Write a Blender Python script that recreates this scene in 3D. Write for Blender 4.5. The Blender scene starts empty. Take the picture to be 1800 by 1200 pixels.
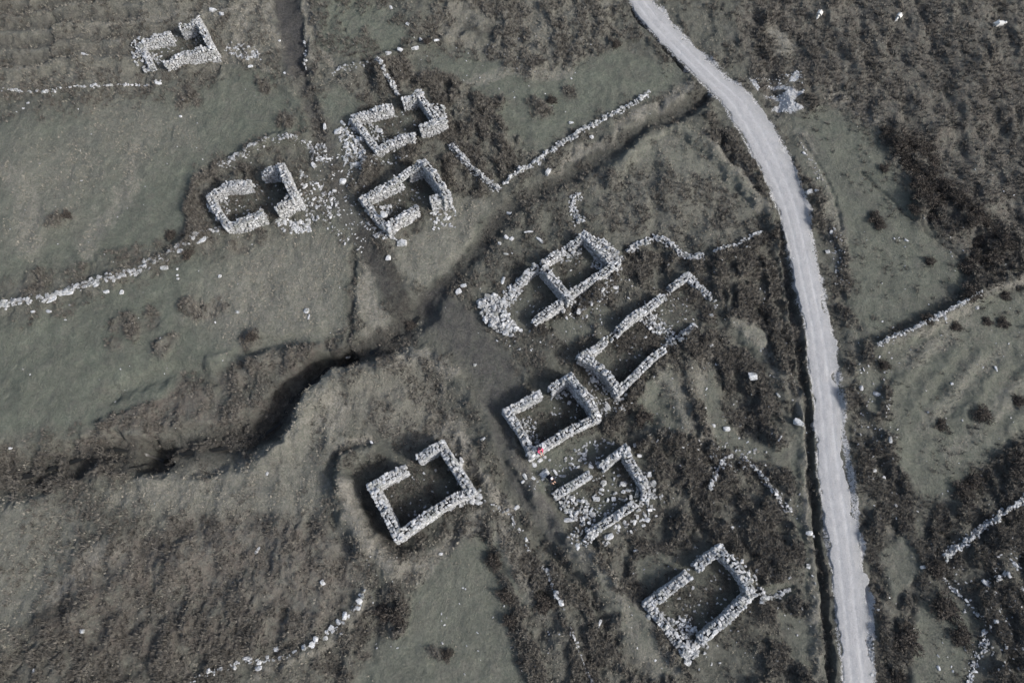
import bpy, math, random
import numpy as np
from mathutils import Vector, Matrix, Quaternion
random.seed(7); RNG = np.random.default_rng(11)
R = math.radians
scene = bpy.context.scene
col = scene.collection

# ------------------------------------------------------------------ camera, sky, sun, exposure
TILT = R(18.43); CAMH = 60.0; F = 1200.0
cam_d = bpy.data.cameras.new('camera'); cam = bpy.data.objects.new('camera', cam_d); col.objects.link(cam)
cam.location = (0, 0, CAMH); cam.rotation_euler = (TILT, 0, 0)
cam_d.lens = 24; cam_d.sensor_width = 36; cam_d.clip_end = 3000; cam_d.clip_start = 0.5
scene.camera = cam
scene.render.resolution_x = 1024; scene.render.resolution_y = 682
SUN_EL = R(34); SUN_AZ = Vector((0.92, -0.40, 0)).normalized()
world = bpy.data.worlds.new('World'); scene.world = world; world.use_nodes = True
nt = world.node_tree; nt.nodes.clear()
sky = nt.nodes.new('ShaderNodeTexSky'); sky.sky_type = 'NISHITA'; sky.sun_disc = False
sky.sun_elevation = SUN_EL; sky.sun_rotation = math.atan2(SUN_AZ.x, SUN_AZ.y)
sky.air_density = 1.0; sky.dust_density = 3.0; sky.ozone_density = 1.0
bg = nt.nodes.new('ShaderNodeBackground'); bg.inputs['Strength'].default_value = 0.115
wo = nt.nodes.new('ShaderNodeOutputWorld')
hs_ = nt.nodes.new('ShaderNodeHueSaturation'); hs_.inputs['Saturation'].default_value = 0.85     # thin high cloud greys the sky
nt.links.new(sky.outputs[0], hs_.inputs['Color']); nt.links.new(hs_.outputs[0], bg.inputs[0]); nt.links.new(bg.outputs[0], wo.inputs[0])
sd = bpy.data.lights.new('sun', 'SUN'); sd.energy = 2.3; sd.angle = R(8); sd.color = (1.0, 0.985, 0.965)
sun = bpy.data.objects.new('sun', sd); col.objects.link(sun)
SUNV = Vector((SUN_AZ.x*math.cos(SUN_EL), SUN_AZ.y*math.cos(SUN_EL), math.sin(SUN_EL)))
sun.rotation_euler = SUNV.to_track_quat('Z', 'Y').to_euler(); sun.location = (60, -20, 80)
scene.view_settings.view_transform = 'Standard'; scene.view_settings.look = 'None'
scene.view_settings.exposure = 1.12; scene.view_settings.gamma = 1.0

# ------------------------------------------------------------------ photo plan -> ground coordinates
ct, st_ = math.cos(TILT), math.sin(TILT)
def W(px, py, z=0.0):
    dx = (px-900.0)/F; dy = (600.0-py)/F
    t = (CAMH-z)/(ct-dy*st_)
    return (dx*t, (st_+dy*ct)*t)
def plan(x, y):
    """ground point -> plan coordinates (numpy), used only to look up the vegetation map"""
    d = y*st_+CAMH*ct
    d = np.maximum(d, 8.0)
    return 900+F*x/d, 600-F*(y*ct-CAMH*st_)/d
def mpp(px, py):                     # metres per plan pixel there
    a = W(px, py); b = W(px+1, py); return b[0]-a[0]

# ------------------------------------------------------------------ noise
def _hash(ix, iy, s):
    h = (ix.astype(np.int64)*374761393 + iy.astype(np.int64)*668265263 + s*1442695041) & 0xffffffff
    h = ((h ^ (h >> 13))*1274126177) & 0xffffffff
    h = ((h ^ (h >> 16))*2246822519) & 0xffffffff
    return ((h ^ (h >> 15)) & 0xffffff)/float(0xffffff)
def vnoise(x, y, s=0):
    ix = np.floor(x); iy = np.floor(y); fx = x-ix; fy = y-iy
    fx = fx*fx*(3-2*fx); fy = fy*fy*(3-2*fy)
    a = _hash(ix, iy, s); b = _hash(ix+1, iy, s); c = _hash(ix, iy+1, s); d = _hash(ix+1, iy+1, s)
    return (a*(1-fx)+b*fx)*(1-fy)+(c*(1-fx)+d*fx)*fy
def fbm(x, y, sc, octv=4, s=0):
    t = 0; a = 0.5; n = 0
    for k in range(octv):
        t = t+a*vnoise(x/sc+17.3*k, y/sc-9.1*k, s+k); n += a; a *= 0.5; sc *= 0.5
    return t/n
def sstep(a, b, v):
    t = np.clip((v-a)/(b-a), 0, 1); return t*t*(3-2*t)

# ------------------------------------------------------------------ vegetation map (polygons in plan coordinates)
GX = np.arange(-160, 1964, 4.0); GY = np.arange(-140, 1344, 4.0)
PX, PY = np.meshgrid(GX, GY)
def poly_sd(pts):
    n = len(pts); d = np.full(PX.shape, 1e9); ins = np.zeros(PX.shape, bool)
    for i in range(n):
        x0, y0 = pts[i]; x1, y1 = pts[(i+1) % n]
        ex, ey = x1-x0, y1-y0
        wx, wy = PX-x0, PY-y0
        t = np.clip((wx*ex+wy*ey)/(ex*ex+ey*ey+1e-9), 0, 1)
        d = np.minimum(d, (wx-ex*t)**2+(wy-ey*t)**2)
        c = ((y0 > PY) != (y1 > PY)) & (PX < (x1-x0)*(PY-y0)/((y1-y0) if y1 != y0 else 1e-9)+x0)
        ins ^= c
    d = np.sqrt(d); return np.where(ins, -d, d)
def line_d(pts):
    d = np.full(PX.shape, 1e9)
    for (x0, y0), (x1, y1) in zip(pts[:-1], pts[1:]):
        ex, ey = x1-x0, y1-y0
        t = np.clip(((PX-x0)*ex+(PY-y0)*ey)/(ex*ex+ey*ey+1e-9), 0, 1)
        d = np.minimum(d, (PX-x0-ex*t)**2+(PY-y0-ey*t)**2)
    return np.sqrt(d)
M = {k: np.zeros(PX.shape) for k in ('green', 'heath', 'dry', 'peat_shade', 'path', 'grav', 'tuss', 'rust')}
M['heath'] += 0.30; M['tuss'] += 0.25
def paint(ch, val, soft, pts):
    a = 1-sstep(-soft, soft, poly_sd(pts))
    M[ch] = M[ch]*(1-a)+val*a
def stroke(ch, val, w, soft, pts):
    a = 1-sstep(w, w+soft, line_d(pts))
    M[ch] = M[ch]*(1-a)+np.maximum(M[ch], val)*a if val > 0 else M[ch]*(1-a)
def P(ts, pts, soft=14):             # ts = dict of channels
    for k, v in ts.items(): paint(k, v, soft, pts)
GREEN = dict(green=0.85, heath=0.05, tuss=0.03)
# green fields
P(GREEN, [(-160,215),(60,205),(200,180),(380,140),(480,130),(520,170),(545,240),(470,250),(390,275),(345,300),(325,330),(345,380),(310,420),(200,455),(0,500),(-160,520)], 20)
P(dict(green=0.55, dry=0.25), [(0,250),(150,230),(200,330),(120,400),(0,430)], 50)
P(dict(green=0.55, dry=0.22, heath=0.15), [(150,170),(330,180),(350,250),(230,300),(120,260)], 35)
P(dict(heath=0.5, green=0.15), [(-160,172),(60,175),(150,180),(60,215),(-160,230)], 12)
P(GREEN, [(-160,580),(60,560),(150,540),(300,470),(420,440),(560,395),(600,380),(612,450),(610,560),(560,600),(480,610),(400,630),(340,655),(250,720),(100,765),(-160,780)], 18)
P(dict(dry=0.38, green=0.5), [(430,430),(560,400),(612,430),(610,570),(500,600),(380,600),(330,560)], 45)
P(dict(green=0.9, heath=0.0), [(545,20),(640,-20),(690,20),(725,75),(700,92),(600,105),(550,90)], 16)
P(GREEN, [(735,95),(830,78),(930,120),(1000,105),(1080,80),(1130,110),(1205,140),(1130,175),(1050,205),(960,265),(915,290),(890,240),(860,190),(800,130)], 16)
P(GREEN, [(555,160),(600,150),(645,180),(620,205),(600,225),(565,215)], 12)
P(dict(green=0.6, dry=0.25, tuss=0.1, heath=0.1), [(1075,290),(1130,240),(1180,218),(1230,240),(1290,300),(1345,355),(1330,365),(1250,320),(1180,290),(1110,300),(1070,330)], 12)
P(dict(green=0.6, dry=0.4, tuss=0.0, heath=0.05), [(690,425),(740,400),(800,350),(850,350),(870,385),(840,430),(800,490),(740,505),(700,470)], 14)
P(dict(green=0.75, dry=0.1, tuss=0.02, heath=0.1), [(700,1045),(760,1000),(830,925),(865,960),(880,1030),(905,1110),(940,1240),(560,1300),(640,1170),(690,1110)], 14)
P(dict(green=0.75, dry=0.05, tuss=0.05, heath=0.12), [(1385,190),(1480,195),(1545,245),(1570,320),(1610,390),(1680,445),(1690,505),(1610,560),(1530,608),(1500,560),(1480,480),(1470,400),(1430,330),(1400,260)], 14)
P(dict(green=0.75, dry=0.08, tuss=0.04, heath=0.1), [(1540,625),(1640,570),(1720,535),(1960,480),(1960,740),(1780,760),(1730,810),(1690,850),(1620,880),(1590,850),(1560,760),(1510,690)], 16)
P(dict(green=0.7, dry=0.1, tuss=0.04, heath=0.12), [(1620,1065),(1660,1045),(1720,1090),(1705,1150),(1680,1200),(1610,1190),(1605,1120)], 12)
P(dict(green=0.5, dry=0.3, tuss=0.1), [(-160,880),(60,870),(160,885),(150,960),(90,1060),(0,1110),(-160,1130)], 30)
P(dict(green=0.5, dry=0.35, tuss=0.06), [(445,770),(500,720),(540,660),(600,660),(610,740),(590,830),(590,900),(520,930),(430,880),(440,810)], 20)
P(dict(green=0.4, dry=0.4, tuss=0.1), [(250,840),(330,795),(440,790),(500,900),(380,910),(240,900),(180,890)], 22)
# heaths
P(dict(heath=0.4, green=0.08, dry=0.22, tuss=0.18), [(-160,-140),(480,-140),(500,60),(470,110),(380,128),(260,145),(0,152),(-160,155)], 14)
P(dict(heath=0.75, tuss=0.9, green=0.1, dry=0.12), [(550,130),(620,135),(640,115),(700,100),(780,130),(850,170),(905,245),(965,270),(930,290),(880,315),(840,290),(800,250),(782,210),(745,160),(690,150),(650,170),(600,150)], 10)
P(dict(heath=0.8, tuss=0.9, dry=0.12), [(620,310),(650,285),(720,270),(770,262),(800,290),(850,330),(860,350),(800,345),(770,300),(740,280),(640,340)], 10)
P(dict(heath=0.75, tuss=0.8, dry=0.12), [(345,295),(400,290),(470,290),(440,315),(370,340),(355,380),(380,420),(340,430),(320,380)], 10)
P(dict(heath=0.45, tuss=0.42, dry=0.3, green=0.15), [(740,60),(800,-20),(1080,-60),(1095,60),(1020,110),(940,130),(830,90)], 14)
P(dict(heath=1.0, tuss=0.24, green=0.0, dry=0.10, rust=0.30), [(1290,-140),(1960,-140),(1960,470),(1790,480),(1690,445),(1620,380),(1580,300),(1545,225),(1450,180),(1370,190),(1320,130),(1300,60)], 16)
P(dict(dry=0.6, heath=0.1, tuss=0.1), [(1340,60),(1380,40),(1390,80),(1350,95)], 10)
P(dict(heath=0.55, tuss=0.26, dry=0.22, green=0.3), [(1045,300),(1110,305),(1190,295),(1260,325),(1330,370),(1320,405),(1250,435),(1170,420),(1090,425),(1050,390)], 14)
P(dict(heath=0.85, tuss=0.95, dry=0.08, green=0.05), [(1110,440),(1160,440),(1210,460),(1250,450),(1330,420),(1370,400),(1390,500),(1405,620),(1415,700),(1340,620),(1290,560),(1250,510),(1200,480),(1150,490),(1100,540),(1080,570),(1030,600),(960,590),(940,570),(1000,530),(1060,500)], 10)
P(dict(heath=0.85, tuss=0.95, dry=0.08, green=0.06), [(1200,560),(1290,590),(1340,650),(1380,760),(1400,860),(1420,1000),(1440,1220),(1320,1240),(1340,1070),(1320,1000),(1270,960),(1180,960),(1160,900),(1150,830),(1130,770),(1180,750),(1190,650),(1170,620)], 12)
P(dict(heath=0.85, tuss=0.9, dry=0.08), [(1060,780),(1100,690),(1180,620),(1160,690),(1130,760),(1110,790)], 10)
P(dict(heath=0.7, tuss=0.85, dry=0.15, green=0.12), [(1000,970),(1100,930),(1200,970),(1140,1050),(1200,1160),(1250,1240),(940,1260),(930,1100),(900,1000),(940,950)], 12)
P(dict(heath=0.8, tuss=0.85, dry=0.12), [(840,930),(880,950),(920,1010),(950,1090),(960,1210),(930,1210),(905,1090),(870,1010),(845,960)], 10)
P(dict(heath=0.85, tuss=0.85, dry=0.05), [(655,1060),(690,1030),(712,1050),(712,1110),(690,1115),(655,1110),(640,1090)], 10)
P(dict(heath=0.85, rust=0.55, tuss=0.3, dry=0.22, green=0.0), [(130,980),(300,910),(430,900),(560,930),(640,970),(645,1030),(560,1100),(440,1150),(250,1150),(60,1120),(90,1050)], 26)
P(dict(heath=1.0, rust=0.3, tuss=0.35, dry=0.05), [(130,1050),(240,1020),(330,1060),(440,1060),(520,1040),(500,1085),(400,1100),(280,1100),(150,1095)], 14)
P(dict(heath=0.9, rust=0.6, tuss=0.25, dry=0.15), [(330,930),(440,960),(500,1000),(420,1020),(320,1000),(250,1010),(240,960)], 18)
P(dict(heath=0.8, tuss=0.55, dry=0.1, green=0.05), [(-160,1110),(60,1100),(200,1080),(420,1070),(560,1100),(430,1150),(370,1190),(300,1300),(-160,1320)], 20)
P(dict(heath=0.8, tuss=0.6, dry=0.1, green=0.05), [(490,1190),(560,1140),(640,1080),(650,1100),(640,1150),(600,1220),(490,1240)], 12)
P(dict(heath=0.75, tuss=0.45, rust=0.4, dry=0.08, green=0.0), [(190,740),(280,690),(320,655),(350,665),(400,710),(480,690),(500,660),(470,650),(390,690),(380,640),(470,618),(580,600),(560,640),(520,680),(470,740),(300,760),(200,785),(80,790)], 9)
P(dict(heath=0.75, tuss=0.75, dry=0.12), [(1478,480),(1530,620),(1560,700),(1590,850),(1600,950),(1640,1000),(1610,1060),(1600,1200),(1540,1220),(1530,1050),(1510,880),(1490,700)], 12)
P(dict(heath=0.9, tuss=0.9, dry=0.05), [(1630,900),(1700,850),(1760,790),(1960,750),(1960,1300),(1760,1300),(1730,1200),(1740,1120),(1700,1060),(1640,1010),(1620,950)], 12)
P(dict(heath=0.85, tuss=0.9, dry=0.05), [(1540,240),(1580,245),(1640,310),(1700,350),(1760,400),(1800,420),(1790,480),(1700,430),(1640,400),(1600,390),(1590,320),(1550,280)], 10)
P(dict(heath=0.85, tuss=0.8), [(1690,440),(1800,450),(1860,470),(1800,500),(1740,515),(1700,500)], 10)
P(dict(heath=0.7, tuss=0.6, dry=0.15), [(1395,300),(1440,340),(1475,400),(1490,500),(1475,520),(1450,440),(1420,360)], 10)
for (x, y, r) in [(225,575,26),(270,560,18),(205,612,14),(290,600,20),(350,535,22),(390,530,16),(370,545,22),(435,595,18),(275,545,15),(100,380,16),(60,495,24),(505,205,14),(330,165,22),
                  (460,160,14),(655,1150,10),(770,1150,14),(1180,460,14),(420,440,14),(500,90,12),(950,190,16),(940,180,12),(875,190,12),(1010,170,10)]:
    P(dict(heath=0.7, tuss=0.45, rust=0.3, green=0.05), [(x+r*math.cos(a)*1.15, y+r*math.sin(a)*0.85) for a in np.linspace(0, 6.28, 9)[:-1]], 7)
P(dict(heath=0.9, tuss=0.8, dry=0.05, green=0.05), [(1222,200),(1255,188),(1290,250),(1335,315),(1372,385),(1352,365),(1290,295),(1240,235)], 7)
P(dict(heath=0.9, tuss=0.7, dry=0.05, green=0.05), [(1345,10),(1325,60),(1330,110),(1350,110),(1352,60),(1372,20)], 10)
P(dict(heath=0.95, tuss=0.8, dry=0.05, green=0.05), [(1405,170),(1440,150),(1490,150),(1480,185),(1420,190)], 8)
P(dict(heath=0.95, tuss=0.75, dry=0.08, green=0.1), [(-160,800),(90,792),(170,782),(260,796),(350,772),(440,745),(480,715),(497,738),(470,772),(400,792),(320,800),(250,828),(150,848),(-160,875)], 7)
P(dict(heath=1.0, rust=0.5, tuss=0.15, dry=0.05, green=0.0), [(200,742),(255,705),(300,672),(335,655),(350,672),(372,705),(330,735),(260,750)], 6)
P(dict(heath=0.85, rust=0.3, tuss=0.3, dry=0.12, green=0.0), [(640,700),(700,690),(760,700),(800,740),(790,780),(730,770),(650,760)], 14)
for v, sf, pts in [(.85,7,[(1110,742),(1130,702),(1150,668),(1175,645),(1195,680),(1210,730),(1205,765),(1165,760)]), (.85,7,[(932,808),(965,792),(1010,775),(1040,782),(1050,800),(1010,830),(985,850),(960,872),(935,862),(922,832)]),
    (.8,6,[(1285,562),(1322,580),(1348,612),(1340,626),(1300,602)]), (.6,8,[(1222,640),(1250,640),(1262,690),(1300,762),(1390,778),(1372,832),(1330,802),(1270,792),(1240,742)]), (.6,6,[(1382,740),(1404,740),(1420,900),(1432,1050),(1416,1050),(1400,900)]),
    (.8,6,[(1338,1022),(1395,1020),(1398,1056),(1340,1048)]), (.5,8,[(1370,1070),(1438,1090),(1444,1190),(1390,1150)]), (.6,7,[(1000,962),(1060,1000),(1130,1080),(1190,1185),(1150,1185),(1090,1100),(1030,1040)]),
    (.6,7,[(860,930),(895,960),(932,1060),(950,1085),(905,1060),(870,990)]), (.55,8,[(1085,560),(1040,590),(1000,600),(960,570),(1000,555),(1050,545)]), (.5,8,[(1160,960),(1200,975),(1180,1010),(1130,1040),(1120,990)]),
    (.55,7,[(1500,640),(1540,660),(1560,740),(1530,720)]), (.5,7,[(1480,560),(1520,600),(1500,620)]), (.5,7,[(1540,980),(1590,940),(1620,1010),(1570,1060)]), (.45,8,[(1100,800),(1150,790),(1160,820),(1130,830)])]:
    P(dict(green=v, heath=.08, tuss=.05, dry=.12), pts, sf)
P(dict(heath=1.0, tuss=.7, green=0, dry=0), [(1062,618),(1085,592),(1125,575),(1165,595),(1150,615),(1100,660),(1085,655)], 4)
P(dict(heath=.95, tuss=.8, green=0, dry=0.05), [(1170,540),(1205,500),(1240,530),(1250,560),(1215,570),(1185,570)], 6)
# dry pale banks and rims
for v, w, s, pts in [
    (0.8,10,9,[(805,775),(830,820),(860,860),(885,890)]), (0.7,8,10,[(640,470),(660,510),(660,540),(680,560)]),
    (0.6,8,10,[(590,640),(690,620),(760,630),(800,650)]), (0.6,7,10,[(570,700),(620,720),(700,710),(780,690)]),
    (0.7,9,12,[(600,860),(625,920),(650,960),(690,990)]), (0.5,8,10,[(690,990),(760,990),(830,920)]),
    (0.7,6,8,[(590,800),(600,780),(650,775)]), (0.55,8,12,[(100,1040),(150,1000),(180,960)]),
    (0.65,7,8,[(960,320),(1010,280),(1080,240),(1150,195),(1210,160)]), (0.5,5,6,[(530,-20),(540,60),(545,110)]),
    (0.6,5,7,[(390,120),(420,70),(440,10)]), (0.5,4,6,[(460,-10),(480,40),(490,80)]),
    (0.5,4,6,[(1290,560),(1340,610),(1390,690)]), (0.6,3,4,[(1375,430),(1390,520),(1402,640),(1408,720),(1412,800),(1420,900),(1430,1050),(1440,1200)]),
    (0.55,4,5,[(1240,240),(1300,310),(1350,370)]), (0.5,5,7,[(1560,605),(1640,575),(1700,545),(1725,530)]), (0.55,5,6,[(1740,520),(1800,478),(1860,460)]),
    (0.45,6,8,[(1000,960),(1060,1020),(1110,1100),(1150,1180)]), (0.45,5,8,[(870,930),(905,1010),(950,1080)]),
    (0.4,8,14,[(660,700),(750,740),(800,760)]), (0.45,5,7,[(640,570),(655,600)]), (0.4,4,6,[(1215,690),(1200,740),(1210,770)]),
    (0.5,5,6,[(1240,770),(1240,790)]), (0.35,5,8,[(1060,1100),(1140,1130),(1170,1170)]),
    (0.6,8,9,[(265,835),(330,800),(420,795)]), (0.5,4,6,[(120,60),(250,30),(420,20)]), (0.4,4,6,[(40,120),(140,100),(220,95)])]:
    stroke('dry', v, w, s, pts); stroke('tuss', 0, w*0.6, s, pts)
for v, w, s, pts in [
    (0.7,5,8,[(440,800),(500,765),(535,705),(590,665)]), (0.6,5,8,[(600,655),(680,640),(740,650)]), (0.55,6,10,[(560,760),(590,740),(600,700)]), (0.55,5,8,[(700,740),(760,760),(790,740)]),
    (0.55,4,6,[(900,800),(945,870),(985,930)]), (0.55,5,6,[(1000,950),(1070,1010),(1130,1080),(1190,1180)]), (0.5,5,6,[(870,900),(900,960),(950,1010)]), (0.5,10,12,[(640,960),(690,1000),(760,1000)]),
    (0.5,5,8,[(655,1030),(640,1065),(612,1098),(570,1135),(510,1160),(440,1185)]), (0.45,6,8,[(820,140),(900,120),(1000,130)]), (0.5,4,6,[(545,20),(560,80),(580,120)]), (0.5,5,8,[(410,60),(440,110),(480,130)]), (0.4,10,14,[(20,300),(60,380),(50,440)]), (0.4,8,14,[(150,430),(230,330),(240,260)]),
    (0.5,6,8,[(1470,160),(1500,190),(1540,230)]), (0.4,5,8,[(1400,230),(1450,330),(1480,430)]), (0.45,6,9,[(1240,600),(1230,690),(1245,780)]), (0.45,6,9,[(1150,640),(1190,690),(1200,750)]),
    (0.4,9,12,[(1600,640),(1700,570)]), (0.35,9,12,[(1620,740),(1760,620)]), (0.35,9,12,[(1660,800),(1790,690)])]:
    stroke('dry', v, w, s, pts)
for v, w, s, pts in [(0.75,4,7,[(595,655),(680,628),(760,640)]), (0.6,4,7,[(600,790),(640,765),(700,760)]), (0.6,5,8,[(880,930),(900,990),(930,1060),(960,1130)]), (0.6,5,8,[(960,930),(1010,990),(1060,1060),(1100,1140)]),
    (0.6,5,7,[(1200,620),(1210,690),(1240,760)]), (0.55,4,6,[(1290,600),(1350,680),(1385,760)]), (0.5,5,8,[(740,130),(840,170),(900,250)]), (0.55,5,8,[(700,980),(760,960),(830,930)]),
    (0.6,6,8,[(700,640),(790,690),(830,760)]), (0.5,4,6,[(1360,420),(1376,520),(1390,620)]), (0.45,6,10,[(60,480),(160,460),(300,430)]), (0.45,5,8,[(130,960),(180,900)]), (0.5,6,10,[(140,1040),(300,1080),(420,1060)])]:
    stroke('heath', v, w, s, pts); stroke('tuss', v*.8, w, s, pts)
P(dict(dry=0.45, green=0.5, tuss=0.0, heath=0.05), [(535,680),(560,650),(600,640),(625,655),(600,690),(575,700),(560,740),(545,770),(500,780),(520,730)], 12)
P(dict(dry=0.6, green=0.3, tuss=0.0, heath=0.05), [(640,465),(668,500),(690,560),(660,575),(640,545),(628,500)], 8)
P(dict(dry=0.28, heath=0.4, green=0.2, tuss=0.25), [(640,650),(740,640),(790,690),(760,750),(690,770),(630,760),(620,700)], 16)
# trodden, wet and peaty ground; some strokes put shade into the colour
for v, w, s, pts in [
    (0.95,13,14,[(500,-20),(508,40),(515,80),(522,120)]), (0.55,7,10,[(522,120),(540,170),(556,215),(575,260),(600,330),(612,390)]),
    (0.8,22,30,[(770,545),(820,590),(860,640),(880,690)]), (0.75,12,12,[(860,640),(875,740),(895,800),(925,860),(975,930)]),
    (0.4,10,10,[(600,330),(640,430),(680,500)]), (0.6,6,8,[(975,930),(1040,1010)]), (0.35,6,8,[(1425,250),(1480,320),(1560,400)])]:
    stroke('path', v, w, s, pts); stroke('heath', 0, w*0.7, s, pts); stroke('tuss', 0, w, s, pts)
for v, w, s, pts in [
    (0.9,14,16,[(640,420),(680,480),(700,530),(710,580)]), (0.8,10,12,[(870,390),(840,440),(790,490),(740,540)]),
    (0.5,10,10,[(660,450),(690,520)]),
    (0.55,10,12,[(1240,170),(1190,200),(1120,235),(1040,285),(960,330),(900,360),(870,400)]),
    (0.75,14,16,[(710,580),(660,610),(600,628)]), (0.9,7,9,[(610,625),(560,640),(530,675),(495,700),(480,740)]),
    (0.7,20,20,[(480,745),(420,775),(350,785),(280,800),(180,805),(90,830),(-80,850)]),
    (0.6,14,8,[(498,-20),(508,40),(515,80),(522,118)]), (0.5,3,5,[(619,440),(618,520),(615,580),(605,625)]), (0.9,5,5,[(1240,175),(1220,180)]),
    (0.85,3,3,[(1366,392),(1378,440),(1390,497),(1399,560),(1407,633),(1414,690),(1419,731),(1421,787),(1427,847),(1433,900),(1441,975),(1448,1050),(1455,1120),(1461,1181),(1466,1240)]),  # roadside ditch, upper stretch on the next line: peat with its shade painted in
    (1.0,2,3,[(1096,0),(1120,30),(1138,49),(1169,84),(1209,127)]), (0.45,3,5,[(590,860),(580,820),(595,798),(620,782)]),
    (0.6,3,4,[(820,40),(840,60),(870,45)]), (0.8,10,10,[(645,865),(655,900),(675,935),(690,955)]),  # left of the rectangular ruin: the wall's cast shadow painted as dark ground
    (0.5,3,5,[(100,1100),(40,1130),(60,1170)]), (0.6,10,12,[(60,1100),(130,1060)]), (0.6,4,5,[(1545,600),(1600,565),(1700,520)])]:  # last stroke: shadow of the sloping field wall painted along its upper side
    stroke('peat_shade', v, w, s, pts); stroke('dry', 0, w, s, pts)
# ridges of old cultivation at the top left
for k, y0 in enumerate([12, 42, 74, 104]):
    stroke('peat_shade', 0.45, 5, 10, [(-100,y0+10),(60,y0+6),(140,y0-10),(240,y0-14+k*2)])
for pts in [[(472,-30),(520,-30),(528,50),(536,126),(516,130),(500,80),(486,30)]]: paint('path', 0.9, 6, pts); paint('peat_shade', 0.85, 6, pts); paint('dry', 0, 6, pts); paint('tuss', 0, 6, pts); paint('heath', .2, 6, pts)
for pts in [[(516,128),(545,125),(556,160),(572,215),(584,270),(612,350),(600,365),(575,310),(556,250),(538,190)]]: paint('heath', .65, 10, pts); paint('peat_shade', 0.25, 10, pts); paint('tuss', 0.35, 10, pts); paint('dry', 0.05, 10, pts)
# bare gravel: road shoulders and the pale wash-out beyond the road
ROAD = [(-60,1052,1098),(0,1104,1144),(44,1134,1184),(89,1178,1227),(133,1222,1271),(178,1267,1325),(222,1295,1356),(267,1320,1380),(310,1343,1398),(356,1362,1414),(400,1377,1423),(450,1389,1434),(500,1399,1444),
        (556,1411,1456),(600,1417,1466),(650,1423,1471),(711,1430,1479),(780,1434,1486),(862,1441,1499),(920,1451,1507),(975,1459,1513),(1050,1467,1519),(1120,1474,1528),(1200,1482,1537),(1290,1490,1548)]
stroke('grav', 0.66, 2, 9, [(b-1, y) for y, a, b in ROAD]); stroke('grav', 0.62, 1, 5, [(a+1, y) for y, a, b in ROAD])
for pts in [[(1342,169),(1365,165),(1384,165),(1382,157),(1358,152),(1350,149),(1372,149),(1393,156),(1401,165),(1396,180),(1411,193),(1398,197),(1372,196),(1354,190),(1370,184),(1375,174),(1362,170)],
            [(1396,126),(1404,128),(1403,140),(1396,146),(1386,146)], [(1316,138),(1326,143),(1336,152),(1333,158),(1324,148)],
            [(1295,168),(1318,178),(1338,200),(1350,225),(1338,222),(1318,196)], [(1372,260),(1384,278),(1388,298),(1378,290)],
            [(1508,930),(1518,960),(1518,990),(1512,985)], [(1515,1008),(1530,1020),(1536,1065),(1540,1130),(1528,1110),(1520,1040)], [(1395,160),(1414,161),(1412,166),(1398,172)]]:
    paint('grav', 0.9, 3, pts); paint('tuss', 0, 4, pts)

def samp(ch, u, v):
    g = M[ch]
    fx = np.clip((u-GX[0])/4.0, 0, len(GX)-1.001); fy = np.clip((v-GY[0])/4.0, 0, len(GY)-1.001)
    ix = fx.astype(int); iy = fy.astype(int); fx = fx-ix; fy = fy-iy
    return (g[iy, ix]*(1-fx)+g[iy, ix+1]*fx)*(1-fy)+(g[iy+1, ix]*(1-fx)+g[iy+1, ix+1]*fx)*fy

# ------------------------------------------------------------------ ground sheet
STEP = 0.12
fx_ = np.arange(-66, 66.001, STEP); fy_ = np.arange(-16, 70.001, STEP)
out = 0.4*1.35**np.arange(1, 25); out = np.cumsum(out)
xs = np.concatenate([fx_[0]-out[::-1], fx_, fx_[-1]+out]); ys = np.concatenate([fy_[0]-out[::-1], fy_, fy_[-1]+out])
X, Y = np.meshgrid(xs, ys)
wpx, wpy = plan(X, Y)
n1 = fbm(X, Y, 3.0, 4, 3); n2 = fbm(X, Y, 3.0, 4, 9); n3 = fbm(X, Y, 0.8, 3, 21); n4 = fbm(X, Y, 0.8, 3, 33)
wu = wpx+(n1-0.5)*42+(n3-0.5)*14; wv = wpy+(n2-0.5)*42+(n4-0.5)*14
mask = {}
for k in M:
    if k in ('grav', 'peat_shade'): mask[k] = samp(k, wpx+(n3-0.5)*12, wpy+(n4-0.5)*12)
    elif k == 'path': mask[k] = samp(k, wpx+(n1-0.5)*16+(n3-0.5)*8, wpy+(n2-0.5)*16+(n4-0.5)*8)
    else: mask[k] = samp(k, wu, wv)
farw = 1-np.minimum(1, np.maximum(0, (np.maximum(np.abs(X)-66, np.maximum(Y-70, -16-Y))))/20)
H = (fbm(X, Y, 14, 3, 50)-0.5)*0.7*farw
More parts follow.
